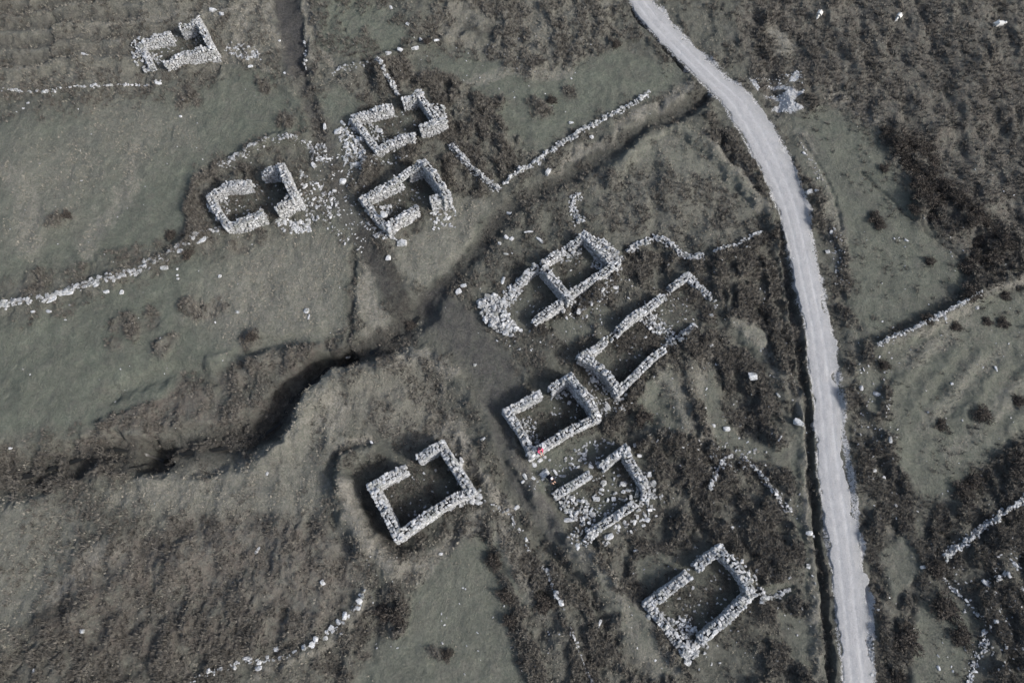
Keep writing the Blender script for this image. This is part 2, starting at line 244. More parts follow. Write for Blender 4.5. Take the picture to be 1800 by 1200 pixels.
def prof(pts, width, depth, shape=1.0, asym=0.0):
    """raise/lower the ground along a line; width, depth in metres may vary per point"""
    global H
    acc = np.zeros(H.shape); 
    wpts = [W(*p) for p in pts]
    if not hasattr(width, '__len__'): width = [width]*len(pts)
    if not hasattr(depth, '__len__'): depth = [depth]*len(pts)
    for i in range(len(pts)-1):
        (x0, y0), (x1, y1) = wpts[i], wpts[i+1]; wm = max(width[i], width[i+1])*1.6+0.5
        i0, i1 = np.searchsorted(xs, [min(x0, x1)-wm, max(x0, x1)+wm]); j0, j1 = np.searchsorted(ys, [min(y0, y1)-wm, max(y0, y1)+wm])
        if i1 <= i0 or j1 <= j0: continue
        xx = X[j0:j1, i0:i1]; yy = Y[j0:j1, i0:i1]; ex, ey = x1-x0, y1-y0
        jx = (n3[j0:j1, i0:i1]-0.5)*0.9*min(1.0, wm/2); jy = (n4[j0:j1, i0:i1]-0.5)*0.9*min(1.0, wm/2)
        t = np.clip(((xx+jx-x0)*ex+(yy+jy-y0)*ey)/(ex*ex+ey*ey), 0, 1)
        d = np.hypot(xx+jx-x0-ex*t, yy+jy-y0-ey*t)
        w = width[i]*(1-t)+width[i+1]*t; dep = depth[i]*(1-t)+depth[i+1]*t
        v = (1-sstep(0, 1, np.clip(d/w, 0, 1)**shape))*dep
        sl = acc[j0:j1, i0:i1]
        acc[j0:j1, i0:i1] = np.where(np.abs(v) > np.abs(sl), v, sl)
    H = H+acc
# stream gully, ditches, banks
prof([(1242,168),(1190,200),(1120,235),(1040,285),(960,330),(900,360),(870,400),(830,445),(780,500),(735,550)], [1.2,1.5,1.5,1.6,1.6,1.6,1.6,1.5,1.6,2.0], [-1.2,-.7,-.55,-.5,-.5,-.5,-.6,-.6,-.5,-.5], 1.2)
prof([(735,550),(710,585),(660,612),(608,628)], [2.4,2.4,2.0,1.2], [-.7,-.8,-.8,-1.2], 1.4)
prof([(608,628),(565,638),(540,662),(505,692),(485,735),(445,765),(380,785),(300,795),(262,802)], [1.0,1.2,1.4,1.8,2.4,2.8,2.8,2.6,2.2], [-1.3,-2.2,-2.2,-1.9,-1.6,-1.4,-1.3,-1.4,-1.5], 2.2)
prof([(262,802),(230,790),(190,787),(150,797),(100,815),(40,835),(-120,850)], [1.8,1.5,1.5,1.8,2.4,2.8,3.0], [-1.4,-1.3,-1.3,-1.2,-1.1,-1.0,-1.0], 2.2)
prof([(619,440),(619,520),(615,580),(606,622)], 0.5, -0.28, 1.1)
prof([(1366,392),(1378,440),(1390,497),(1399,560),(1407,633),(1414,690),(1419,731),(1421,787),(1427,847),(1433,900),(1441,975),(1448,1050),(1455,1120),(1461,1181),(1466,1240)], 0.48, -0.6, 2.0)
prof([(1096,-20),(1120,30),(1138,49),(1169,84),(1209,127)], 0.35, -0.6, 2.0)
prof([(1375,430),(1384,500),(1394,570),(1402,640),(1408,720),(1412,800),(1418,900),(1430,1050),(1444,1200)], 0.8, 0.25, 1.2)
prof([(590,862),(580,820),(595,798),(625,780),(655,775)], 0.7, -0.35, 1.2)
prof([(605,855),(600,825),(615,808),(650,792)], 1.2, 0.6, 1.5)
prof([(496,-40),(506,30),(516,80),(526,125)], [2.2,2.0,1.5,1.2], -0.55, 1.5)
prof([(524,125),(545,180),(560,230)], 1.0, -0.35, 1.5)
prof([(600,780),(550,720),(600,690),(700,700)], 4.0, 0.9, 1.0)
prof([(455,812),(510,772),(545,705),(600,668),(690,650)], 2.2, 0.9, 1.0)
prof([(380,640),(440,640),(500,620),(560,610)], 1.8, 0.5, 1.0)
prof([(300,1000),(360,960),(430,950)], 2.5, 0.5, 1.0)
prof([(150,1080),(220,1010),(200,960)], 2.0, 0.5, 1.0)
prof([(200,690),(300,650),(370,660),(400,640),(480,605),(580,595)], 1.4, -0.5, 1.0)
prof([(260,840),(340,805),(440,795),(480,780)], 1.4, 0.5, 1.0)
prof([(790,780),(840,850),(900,910),(960,960),(1020,1030),(1080,1120)], 0.9, -0.4, 1.2)
prof([(900,800),(945,870),(1000,950),(1070,1010),(1130,1080),(1190,1180)], 1.0, 0.45, 1.2)
prof([(1110,690),(1170,650),(1215,760),(1130,765)], 2.0, 0.7, 1.0)
prof([(740,640),(800,660),(850,730),(870,790)], 1.6, 0.5, 1.0)
prof([(1360,420),(1375,520),(1390,620),(1398,720)], 1.0, -0.4, 1.2)
prof([(600,860),(625,920),(650,965),(690,995)], 1.8, 0.9, 1.2)
prof([(640,860),(655,900),(678,940),(700,962),(760,930)], 1.3, -0.5, 1.2)
prof([(805,775),(830,820),(860,860),(885,890)], 1.3, 0.55, 1.2)
prof([(0,535),(60,528),(130,508),(200,490),(260,470),(300,445),(340,425),(400,408)], 1.2, 0.35, 1.2)
prof([(385,118),(430,118),(470,128),(500,150),(525,190),(545,240),(500,245),(440,262)], 0.8, 0.25, 1.2)
prof([(1075,320),(1110,270),(1150,228),(1185,222),(1240,255),(1300,320),(1355,380),(1360,430)], 1.0, 0.55, 1.3)
prof([(390,290),(430,268),(480,246),(540,245)], 1.0, 0.4, 1.2)
prof([(1545,612),(1610,580),(1720,522),(1800,480)], 0.9, 0.45, 1.2)
prof([(540,50),(545,110),(575,128),(640,115),(690,95),(760,76),(830,60)], 0.7, 0.35, 1.2)
prof([(1000,960),(1060,1020),(1110,1100),(1150,1180)], 1.5, 0.4, 1.2)
prof([(870,930),(905,1010),(950,1080)], 1.2, 0.4, 1.2)
prof([(1290,560),(1340,610),(1390,690)], 1.4, 0.45, 1.2)
prof([(1215,640),(1215,700),(1250,780)], 1.0, 0.4, 1.2)
prof([(1513,303),(1560,345),(1600,386),(1640,420),(1690,452)], 0.25, -0.22, 1.2)
prof([(1405,240),(1440,290),(1465,340),(1480,400)], 0.3, -0.15, 1.2)
prof([(480,1180),(540,1145),(600,1100),(640,1045)], 1.0, 0.3, 1.2)
for k, y0 in enumerate([-4, 27, 58, 89, 118]):
    prof([(-120,y0+12),(60,y0+6),(140,y0-10),(240,y0-16+k*2),(330,y0-20)], 1.1, [0.55,0.55,0.55,0.42,0], 1.0)
for k in range(6):
    prof([(1560+k*42,700+k*12),(1640+k*42,600+k*12)], 0.9, 0.20, 1.0)
for k in range(7):
    prof([(1150,1080-k*0+k*16),(1200+k*2,1180+k*10)], 0.5, 0.0, 1.0)
# tussocks
ua = X*0.94+Y*0.34; ub = -X*0.34+Y*0.94
tn = fbm(ua+1.2*fbm(X, Y, 2.0, 2, 70), ub*0.62, 1.05, 3, 61)
tc = sstep(0.42, 0.60, tn); fine = fbm(X, Y, 0.35, 2, 77)
tus = np.clip(mask['tuss'], 0, 1)*farw
rid = fbm(X+0.5*fbm(X, Y, 3.0, 2, 71)*3, Y*0.42, 1.5, 3, 131)
H = H+(0.35+0.65*np.clip(mask['heath']+mask['dry'], 0, 1))*(1-0.8*mask['green'])*farw*((rid-0.5)*1.25+(fbm(X, Y, 5.0, 2, 140)-0.5)*1.2)
H = H+tus*(tc*0.60+(fine-0.5)*0.34)+(fine-0.5)*0.05*farw+(fbm(X, Y, 1.2, 2, 90)-0.5)*0.10*farw
H = H+mask['green']*farw*((fbm(X, Y, 0.7, 2, 190)-0.5)*0.16+(fbm(X, Y, 2.6, 2, 195)-0.5)*0.30)
clump = tus*tc
# smooth under the road
ROADW = [(W(a, y), W(b, y)) for y, a, b in ROAD]
def road_mask():
    m = np.zeros(X.shape)
    for (A0, B0), (A1, B1) in zip(ROADW[:-1], ROADW[1:]):
        cx0, cy0 = (A0[0]+B0[0])/2, (A0[1]+B0[1])/2; cx1, cy1 = (A1[0]+B1[0])/2, (A1[1]+B1[1])/2
        w = (math.hypot(A0[0]-B0[0], A0[1]-B0[1])+math.hypot(A1[0]-B1[0], A1[1]-B1[1]))/4*0.93
        i0, i1 = np.searchsorted(xs, [min(cx0, cx1)-w-2, max(cx0, cx1)+w+2]); j0, j1 = np.searchsorted(ys, [min(cy0, cy1)-w-2, max(cy0, cy1)+w+2])
        xx = X[j0:j1, i0:i1]; yy = Y[j0:j1, i0:i1]; ex, ey = cx1-cx0, cy1-cy0
        t = np.clip(((xx-cx0)*ex+(yy-cy0)*ey)/(ex*ex+ey*ey), 0, 1)
        d = np.hypot(xx-cx0-ex*t, yy-cy0-ey*t)
        m[j0:j1, i0:i1] = np.maximum(m[j0:j1, i0:i1], 1-sstep(w-0.15, w+0.35, d))
    return m
rm = road_mask()
H = H*(1-rm)+rm*(-0.02); clump = clump*(1-rm)
HOUSE_FLOORS = [[(250,85),(345,50),(365,85),(285,120)], [(630,210),(735,175),(765,215),(668,258)], [(378,345),(485,305),(510,345),(405,395)], [(650,355),(742,300),(778,340),(690,395)],
                [(900,725),(1000,672),(1038,735),(940,785)], [(665,860),(770,795),(815,865),(705,930)], [(905,520),(1028,425),(1070,465),(950,560)], [(985,880),(1095,800),(1125,870),(1030,945)],
                [(1040,630),(1200,500),(1230,560),(1090,675)], [(1155,1065),(1265,980),(1310,1045),(1210,1130)]]
for hp in HOUSE_FLOORS:
    wp = np.array([W(*p) for p in hp]); c = wp.mean(0); a = wp[1]-wp[0]; L = np.linalg.norm(a); a = a/L; b = np.array([-a[1], a[0]])
    u = np.abs((X-c[0])*a[0]+(Y-c[1])*a[1]); v = np.abs((X-c[0])*b[0]+(Y-c[1])*b[1])
    hw = np.abs((wp-c)@b).mean()
    m = (1-sstep(L/2-0.2, L/2+0.8, u))*(1-sstep(hw-0.2, hw+0.8, v))
    H = H*(1-m*0.75)+m*0.0
    mask['green'] = mask['green']*(1-0.6*m)+0.38*m; mask['dry'] = mask['dry']*(1-0.7*m); mask['heath'] = mask['heath']*(1-m*0.4)+0.3*m
ny, nx = X.shape
def height(x, y):
    x = np.atleast_1d(np.asarray(x, float)); y = np.atleast_1d(np.asarray(y, float))
    i = np.clip(np.searchsorted(xs, x)-1, 0, nx-2); j = np.clip(np.searchsorted(ys, y)-1, 0, ny-2)
    a = np.clip((x-xs[i])/(xs[i+1]-xs[i]), 0, 1); b = np.clip((y-ys[j])/(ys[j+1]-ys[j]), 0, 1)
    return (H[j, i]*(1-a)+H[j, i+1]*a)*(1-b)+(H[j+1, i]*(1-a)+H[j+1, i+1]*a)*b
def near(field, x, y):
    i = np.clip(np.searchsorted(xs, x), 0, nx-1); j = np.clip(np.searchsorted(ys, y), 0, ny-1); return field[j, i]

# ------------------------------------------------------------------ mesh and tag helpers
def mk_mesh(name, V, Fq, mats, smooth=False, attrs=None, corners=4):
    me = bpy.data.meshes.new(name)
    V = np.ascontiguousarray(V, dtype=np.float32); Fq = np.ascontiguousarray(Fq, dtype=np.int32)
    me.vertices.add(len(V)); me.vertices.foreach_set('co', V.ravel())
    n = len(Fq); me.loops.add(n*corners); me.loops.foreach_set('vertex_index', Fq.ravel())
    me.polygons.add(n); me.polygons.foreach_set('loop_start', np.arange(0, n*corners, corners, dtype=np.int32))
    me.polygons.foreach_set('use_smooth', np.full(n, smooth))
    for k, a in (attrs or {}).items():
        if a.ndim == 2:
            at = me.attributes.new(k, 'FLOAT_COLOR', 'POINT'); at.data.foreach_set('color', np.ascontiguousarray(a, dtype=np.float32).ravel())
        else:
            at = me.attributes.new(k, 'FLOAT', 'POINT'); at.data.foreach_set('value', np.ascontiguousarray(a, dtype=np.float32))
    me.update(calc_edges=True); me.validate()
    for m in (mats if isinstance(mats, list) else [mats]): me.materials.append(m)
    return me
def link(name, me, parent=None, loc=None):
    o = bpy.data.objects.new(name, me); col.objects.link(o)
    if parent: o.parent = parent
    if loc is not None: o.location = loc
    return o
def tag(o, label=None, cat=None, group=None, kind=None):
    if label: o['label'] = label
    if cat: o['category'] = cat
    if group: o['group'] = group
    if kind: o['kind'] = kind
    return o
def empty(name, loc):
    o = bpy.data.objects.new(name, None); col.objects.link(o); o.location = loc; o.empty_display_size = 0.5; return o

# ------------------------------------------------------------------ materials
class NT:
    def __init__(s, name, rough=0.95):
        s.m = bpy.data.materials.new(name); s.m.use_nodes = True; s.t = s.m.node_tree; s.b = s.t.nodes['Principled BSDF']
        s.b.inputs['Roughness'].default_value = rough; s.b.inputs['Specular IOR Level'].default_value = 0.15
        s.co = s.t.nodes.new('ShaderNodeNewGeometry').outputs['Position']
    def n(s, ty, **k):
        q = s.t.nodes.new(ty)
        for a, b in k.items(): setattr(q, a, b)
        return q
    def L(s, a, b): s.t.links.new(a, b)
    def put(s, sock, v):
        if hasattr(v, 'links'): s.L(v, sock)
        else: sock.default_value = v
    def noise(s, scale, detail=4, rough=0.6, co=None, lo=None, hi=None, dist=0.0):
        q = s.n('ShaderNodeTexNoise'); q.inputs['Scale'].default_value = scale; q.inputs['Detail'].default_value = detail
        q.inputs['Roughness'].default_value = rough; q.inputs['Distortion'].default_value = dist
        s.L(co if co is not None else s.co, q.inputs['Vector']); o = q.outputs['Fac']
        return o if lo is None else s.ramp(o, lo, hi)
    def ramp(s, v, lo, hi, a=0.0, b=1.0):
        q = s.n('ShaderNodeMapRange'); s.put(q.inputs[0], v)
        q.inputs[1].default_value = lo; q.inputs[2].default_value = hi; q.inputs[3].default_value = a; q.inputs[4].default_value = b
        return q.outputs[0]
    def math(s, op, a, b=0.0, clamp=False):
        q = s.n('ShaderNodeMath', operation=op, use_clamp=clamp); s.put(q.inputs[0], a); s.put(q.inputs[1], b); return q.outputs[0]
    def mix(s, f, a, b, bt='MIX'):
        q = s.n('ShaderNodeMix', data_type='RGBA', blend_type=bt); s.put(q.inputs[0], f)
        for i, v in ((6, a), (7, b)):
            if isinstance(v, tuple): v = (*v, 1.0) if len(v) == 3 else v
            s.put(q.inputs[i], v)
        return q.outputs[2]
    def attr(s, name, vec=False):
        q = s.n('ShaderNodeAttribute'); q.attribute_name = name; return q.outputs['Color'] if vec else q.outputs['Fac']
    def sep(s, c):
        q = s.n('ShaderNodeSeparateColor'); s.L(c, q.inputs[0]); return q.outputs
    def bump(s, h, strength, dist):
        q = s.n('ShaderNodeBump'); q.inputs['Strength'].default_value = strength; q.inputs['Distance'].default_value = dist
        s.L(h, q.inputs['Height']); s.L(q.outputs[0], s.b.inputs['Normal'])
    def n_off(s):
        q = s.n('ShaderNodeVectorMath', operation='ADD'); s.L(s.co, q.inputs[0]); q.inputs[1].default_value = (71.3, -33.1, 5.7); return q.outputs[0]
    def out(s, c): s.put(s.b.inputs['Base Color'], c if hasattr(c, 'links') else (*c, 1.0)); return s.m

def ground_mat():
    s = NT('moorland_turf')
    A = s.sep(s.attr('veg_a', True)); B = s.sep(s.attr('veg_b', True)); cl = s.attr('clump')
    rust = s.attr('rust')
    nf = s.noise(5.5, 6, 0.8, lo=0.36, hi=0.64); nm = s.noise(1.1, 6, 0.75, lo=0.38, hi=0.62); nb = s.noise(0.22, 4, 0.6, lo=0.35, hi=0.65)
    nv = s.noise(16, 3, 0.7, lo=0.33, hi=0.67)
    c = s.mix(nm, (0.070, 0.072, 0.060), (0.152, 0.152, 0.130))
    g = s.mix(nm, (0.092, 0.108, 0.082), (0.142, 0.156, 0.122)); g = s.mix(s.math('MULTIPLY', nf, 0.5), g, (0.200, 0.199, 0.170)); g = s.mix(s.math('MULTIPLY', nb, 0.45), g, (0.078, 0.088, 0.072))
    g = s.mix(s.math('MULTIPLY', s.noise(3.2, 6, 0.85, lo=0.48, hi=0.62), 0.45), g, (0.068, 0.078, 0.058)); g = s.mix(s.noise(1.7, 7, 0.85, co=s.n_off(), lo=0.56, hi=0.68), g, (0.195, 0.190, 0.155))
    ga = s.math('MULTIPLY', A[0], s.ramp(s.noise(0.6, 6, 0.7), 0.30, 0.5, 0.55, 1.15), clamp=True)
    c = s.mix(ga, c, g)
    mot = s.noise(0.45, 7, 0.72, lo=0.42, hi=0.60)
    c = s.mix(s.math('MULTIPLY', s.math('MULTIPLY', s.math('SUBTRACT', 1.0, mot), 0.55), s.math('SUBTRACT', 1.0, s.math('MULTIPLY', rust, 1.2), clamp=True)), c, s.mix(nf, (0.056, 0.060, 0.049), (0.110, 0.114, 0.095)))
    mot2 = s.noise(0.8, 7, 0.78, co=s.n_off(), lo=0.50, hi=0.64)
    c = s.mix(s.math('MULTIPLY', mot2, 0.40), c, s.mix(nf, (0.082, 0.076, 0.067), (0.165, 0.153, 0.135)))
    h = s.mix(nf, (0.026, 0.024, 0.021), (0.098, 0.089, 0.079)); h = s.mix(s.math('MULTIPLY', rust, 0.75), h, (0.135, 0.100, 0.086))
    ha = s.math('MULTIPLY', A[1], s.ramp(s.noise(1.6, 6, 0.75), 0.38, 0.56, 0.10, 1.1), clamp=True)
    ha = s.math('MULTIPLY', ha, s.ramp(cl, 0.0, 0.5, 0.62, 1.0))
    c = s.mix(ha, c, h)
    c = s.mix(s.math('MULTIPLY', cl, 0.8), c, s.mix(nf, (0.026, 0.024, 0.020), (0.110, 0.099, 0.087)))
    d = s.mix(nf, (0.165, 0.155, 0.133), (0.310, 0.292, 0.255))
    da = s.math('MULTIPLY', A[2], s.ramp(s.noise(2.0, 6, 0.8), 0.33, 0.62, 0.25, 1.3), clamp=True)
    c = s.mix(da, c, d)
    p = s.mix(nf, (0.020, 0.020, 0.018), (0.065, 0.061, 0.055))
    pa = s.math('MULTIPLY', B[0], s.ramp(s.noise(1.5, 5, 0.7), 0.3, 0.6, 0.45, 1.15), clamp=True)
    c = s.mix(pa, c, p)
    t = s.mix(nf, (0.040, 0.038, 0.037), (0.088, 0.085, 0.081))
    c = s.mix(s.math('MULTIPLY', B[1], s.ramp(s.noise(0.9, 6, 0.8), 0.36, 0.58, 0.25, 1.1), clamp=True), c, t)
    gr = s.mix(nv, (0.24, 0.24, 0.243), (0.52, 0.52, 0.525))
    gf = s.ramp(s.math('ADD', B[2], s.math('MULTIPLY', s.math('SUBTRACT', nf, 0.5), 0.7)), 0.40, 0.62)
    c = s.mix(gf, c, gr)
    # tiny pale stones and dark holes
    vo = s.n('ShaderNodeTexVoronoi', feature='F1'); vo.inputs['Scale'].default_value = 1.6; s.L(s.co, vo.inputs['Vector'])
    sp = s.ramp(vo.outputs['Distance'], 0.055, 0.085, 1, 0)
    vs = s.sep(vo.outputs['Color']); sp = s.math('MULTIPLY', sp, s.ramp(vs[0], 0.955, 0.97))
    c = s.mix(sp, c, (0.38, 0.39, 0.39))
    hs = s.math('ADD', s.math('MULTIPLY', nf, 0.6), s.math('MULTIPLY', nv, 0.4)); hs = s.math('ADD', hs, s.math('MULTIPLY', nm, 0.9))
    s.bump(hs, 0.9, 0.14)
    return s.out(c)
def stone_mat():
    s = NT('weathered_stone')
    sh = s.attr('shade'); oi = s.n('ShaderNodeObjectInfo').outputs['Random']
    n = s.noise(7, 5, 0.75, lo=0.32, hi=0.66); n2 = s.noise(2.2, 4, 0.7, lo=0.40, hi=0.62); n3 = s.noise(28, 3, 0.7, lo=0.3, hi=0.7)
    base = s.mix(sh, (0.11, 0.11, 0.109), (0.53, 0.537, 0.545))
    base = s.mix(s.math('MULTIPLY', oi, 0.3), base, (0.30, 0.31, 0.315))
    c = s.mix(s.math('MULTIPLY', n, 0.55), base, (0.62, 0.627, 0.635)); 
    c = s.mix(s.math('MULTIPLY', s.ramp(n2, 0.3, 1.0), 0.50), c, (0.105, 0.103, 0.098))
    c = s.mix(s.math('MULTIPLY', n3, 0.30), c, (0.13, 0.13, 0.125))
    c = s.mix(s.ramp(s.noise(12, 4, 0.8), 0.54, 0.62, 0, 0.75), c, (0.06, 0.06, 0.056))
    c = s.mix(s.ramp(s.noise(1.1, 5, 0.75), 0.52, 0.66, 0, 0.45), c, (0.125, 0.135, 0.105))
    s.bump(s.math('ADD', n, n3), 0.6, 0.03)
    return s.out(c)
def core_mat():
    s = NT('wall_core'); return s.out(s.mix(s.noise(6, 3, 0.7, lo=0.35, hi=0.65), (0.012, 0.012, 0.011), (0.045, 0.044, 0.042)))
def road_mat():
    s = NT('gravel_road'); u = s.attr('across')
    f = s.noise(9, 5, 0.8, lo=0.3, hi=0.7); m = s.noise(0.9, 5, 0.65, lo=0.35, hi=0.65); v = s.noise(26, 3, 0.7, lo=0.3, hi=0.7)
    c = s.mix(f, (0.215, 0.213, 0.213), (0.335, 0.332, 0.332)); c = s.mix(s.math('MULTIPLY', m, 0.45), c, (0.36, 0.358, 0.357))
    c = s.mix(s.math('MULTIPLY', v, 0.4), c, (0.20, 0.20, 0.205))
    # worn edges and the stony right shoulder
    e = s.ramp(s.math('ADD', s.math('ABSOLUTE', s.math('SUBTRACT', u, 0.5)), s.math('MULTIPLY', s.math('SUBTRACT', m, 0.5), 0.16)), 0.33, 0.50)
    c = s.mix(s.math('MULTIPLY', e, 0.7), c, s.mix(f, (0.10, 0.10, 0.10), (0.32, 0.32, 0.32)))
    tr = s.math('MULTIPLY', s.ramp(s.math('ABSOLUTE', s.math('SUBTRACT', s.math('ABSOLUTE', s.math('SUBTRACT', u, 0.47)), 0.17)), 0.0, 0.10, 1, 0), s.ramp(s.noise(0.5, 5, 0.7, lo=0.4, hi=0.6), 0, 1, 0.0, 0.7))
    c = s.mix(s.math('MULTIPLY', tr, 0.5), c, (0.42, 0.418, 0.416))
    rs = s.math('MULTIPLY', s.ramp(u, 0.66, 0.84), s.ramp(s.noise(0.28, 5, 0.7), 0.40, 0.58))
    c = s.mix(s.math('MULTIPLY', rs, 0.6), c, s.mix(v, (0.10, 0.10, 0.098), (0.34, 0.34, 0.335)))
    k = s.noise(3.3, 4, 0.8, lo=0.62, hi=0.70); c = s.mix(s.math('MULTIPLY', k, 0.5), c, (0.13, 0.13, 0.125))
    s.bump(s.math('ADD', f, v), 0.5, 0.04)
    return s.out(c)
def veg_mat(name, a, b, rough=0.9):
    s = NT(name, rough); sh = s.attr('shade'); n = s.noise(1.4, 4, 0.7, lo=0.35, hi=0.65)
    c = s.mix(sh, a, b); c = s.mix(s.math('MULTIPLY', n, 0.35), c, tuple(0.5*(x+y)*0.8 for x, y in zip(a, b)))
    return s.out(c)
def flat_mat(name, c, rough=0.8, var=0.15):
    s = NT(name, rough); return s.out(s.mix(s.noise(30, 3), tuple(x*(1-var) for x in c), tuple(min(1, x*(1+var)) for x in c)))
M_GROUND = ground_mat(); M_STONE = stone_mat(); M_CORE = core_mat(); M_ROAD = road_mat()
M_HEATH = veg_mat('heather_stems', (0.032, 0.029, 0.025), (0.178, 0.164, 0.142)); M_GRASS = veg_mat('dry_grass', (0.110, 0.108, 0.086), (0.300, 0.275, 0.230))
M_BUSH = veg_mat('dark_heather', (0.024, 0.021, 0.018), (0.105, 0.091, 0.078))
M_WATER = flat_mat('peaty_water', (0.012, 0.012, 0.011), 0.12)

# ground object
V = np.stack([X, Y, H], -1).reshape(-1, 3)
idx = np.arange(nx*ny).reshape(ny, nx)
Q = np.stack([idx[:-1, :-1], idx[:-1, 1:], idx[1:, 1:], idx[1:, :-1]], -1).reshape(-1, 4)
one = np.ones(X.size)
va = np.stack([mask['green'].ravel(), mask['heath'].ravel(), mask['dry'].ravel(), one], -1)
vb = np.stack([mask['peat_shade'].ravel(), mask['path'].ravel(), mask['grav'].ravel(), one], -1)
g = link('ground', mk_mesh('ground', V, Q, M_GROUND, True, dict(veg_a=va, veg_b=vb, clump=clump.ravel(), rust=mask['rust'].ravel())))
tag(g, kind='structure')

# road: crowned gravel strip with ragged edges
def smooth_rail(k, n):
    pts = np.array([r[k] for r in ROADW]); t = np.arange(len(pts)); tt = np.linspace(0, len(pts)-1, n)
    # Catmull-Rom
    i = np.clip(tt.astype(int), 0, len(pts)-2); f = (tt-i)[:, None]
    p0 = pts[np.maximum(i-1, 0)]; p1 = pts[i]; p2 = pts[i+1]; p3 = pts[np.minimum(i+2, len(pts)-1)]
    return 0.5*((2*p1)+(-p0+p2)*f+(2*p0-5*p1+4*p2-p3)*f*f+(-p0+3*p1-3*p2+p3)*f**3)
NR = 1400; NA = 36
A_ = smooth_rail(0, NR); B_ = smooth_rail(1, NR)
u = np.linspace(0, 1, NA)
ej = (fbm(A_[:, 0], A_[:, 1], 0.9, 6, 5)-0.5)*0.9; ek = (fbm(B_[:, 0], B_[:, 1], 1.1, 6, 8)-0.45)*1.5+(fbm(B_[:, 0], B_[:, 1], 6, 2, 18)-0.5)*1.2
dirv = (B_-A_)/np.linalg.norm(B_-A_, axis=1)[:, None]
A2 = A_+dirv*ej[:, None]; B2 = B_+dirv*ek[:, None]
RP = A2[:, None, :]*(1-u[None, :, None])+B2[:, None, :]*u[None, :, None]
uu = ((RP-A_[:, None, :])*dirv[:, None, :]).sum(-1)/np.linalg.norm(B_-A_, axis=1)[:, None]
zc = 0.02+0.05*(1-(2*u-1)**2)[None, :]-0.02*np.exp(-((np.abs(uu-0.47)-0.17)/0.06)**2)+(fbm(RP[..., 0], RP[..., 1], 0.5, 3, 15)-0.5)*0.05
hz = height(RP[..., 0].ravel(), RP[..., 1].ravel()).reshape(zc.shape)
zc = np.maximum(zc, hz+0.02); zc[:, 0] = hz[:, 0]-0.03; zc[:, -1] = hz[:, -1]-0.03
ix2 = np.arange(NR*NA).reshape(NR, NA)
RQ = np.stack([ix2[:-1, :-1], ix2[1:, :-1], ix2[1:, 1:], ix2[:-1, 1:]], -1).reshape(-1, 4)
ro = link('road', mk_mesh('road', np.concatenate([RP, zc[..., None]], -1).reshape(-1, 3), RQ[:, ::-1], M_ROAD, True, dict(across=uu.ravel()))); tag(ro, kind='structure')
# stream water lying in the gully
def ribbon(name, pts, w, zoff, mat):
    wp = np.array([W(*p) for p in pts]); n = 200; tt = np.linspace(0, len(wp)-1, n); i = np.clip(tt.astype(int), 0, len(wp)-2); f = (tt-i)[:, None]
    c = wp[i]*(1-f)+wp[i+1]*f; d = np.gradient(c, axis=0); d /= np.linalg.norm(d, axis=1)[:, None]; nn = np.stack([-d[:, 1], d[:, 0]], -1)
    ww = w*(0.6+0.8*vnoise(tt*2, tt*0, 4))
    z = height(c[:, 0], c[:, 1]); z = np.convolve(np.pad(z, 6, 'edge'), np.ones(13)/13, 'valid')+zoff
    VV = np.concatenate([np.c_[c+nn*ww[:, None]/2, z], np.c_[c-nn*ww[:, None]/2, z]]); k = np.arange(n-1)
    return link(name, mk_mesh(name, VV, np.stack([k, k+1, k+1+n, k+n], -1)[:, ::-1], mat, True))
tag(ribbon('stream', [(735,550),(710,585),(660,612),(608,628),(565,638),(540,662),(505,692),(485,735),(445,765),(380,785),(300,795),(262,802),(230,790),(190,787),(150,797),(100,815),(40,835),(-120,850)], 0.34, 0.05, M_WATER), kind='structure')

# ------------------------------------------------------------------ stones
def cube_sphere(n):
    vs = {}; fs = []
    def vid(p):
        k = tuple(np.round(p, 5)); return vs.setdefault(k, len(vs))
    g_ = np.linspace(-1, 1, n+1)
    for ax in range(3):
        for sg in (-1, 1):
            for i in range(n):
                for j in range(n):
                    q = []
                    for a, b in ((i, j), (i+1, j), (i+1, j+1), (i, j+1)):
                        p = [0, 0, 0]; p[ax] = sg; p[(ax+1) % 3] = g_[a]; p[(ax+2) % 3] = g_[b]; q.append(vid(p))
                    fs.append(q if sg > 0 else q[::-1])
    return np.array(list(vs.keys())), np.array(fs)
C2V, C2F = cube_sphere(2); C4V, C4F = cube_sphere(4)
def stone_template(base, k, jit, seed):
    r = np.random.default_rng(seed); s_ = base/np.linalg.norm(base, axis=1)[:, None]
    v = base*(1-k)+s_*k*1.15
    # cut by random planes for facets
    for _ in range(7):
        nrm = r.normal(size=3); nrm /= np.linalg.norm(nrm); d = r.uniform(0.72, 1.05)
        e = v@nrm-d; v = v-np.maximum(e, 0)[:, None]*nrm
    v = v+r.normal(size=v.shape)*jit
    return v*0.5
TPL = np.array([stone_template(C2V, 0.22, 0.05, 100+i) for i in range(28)])
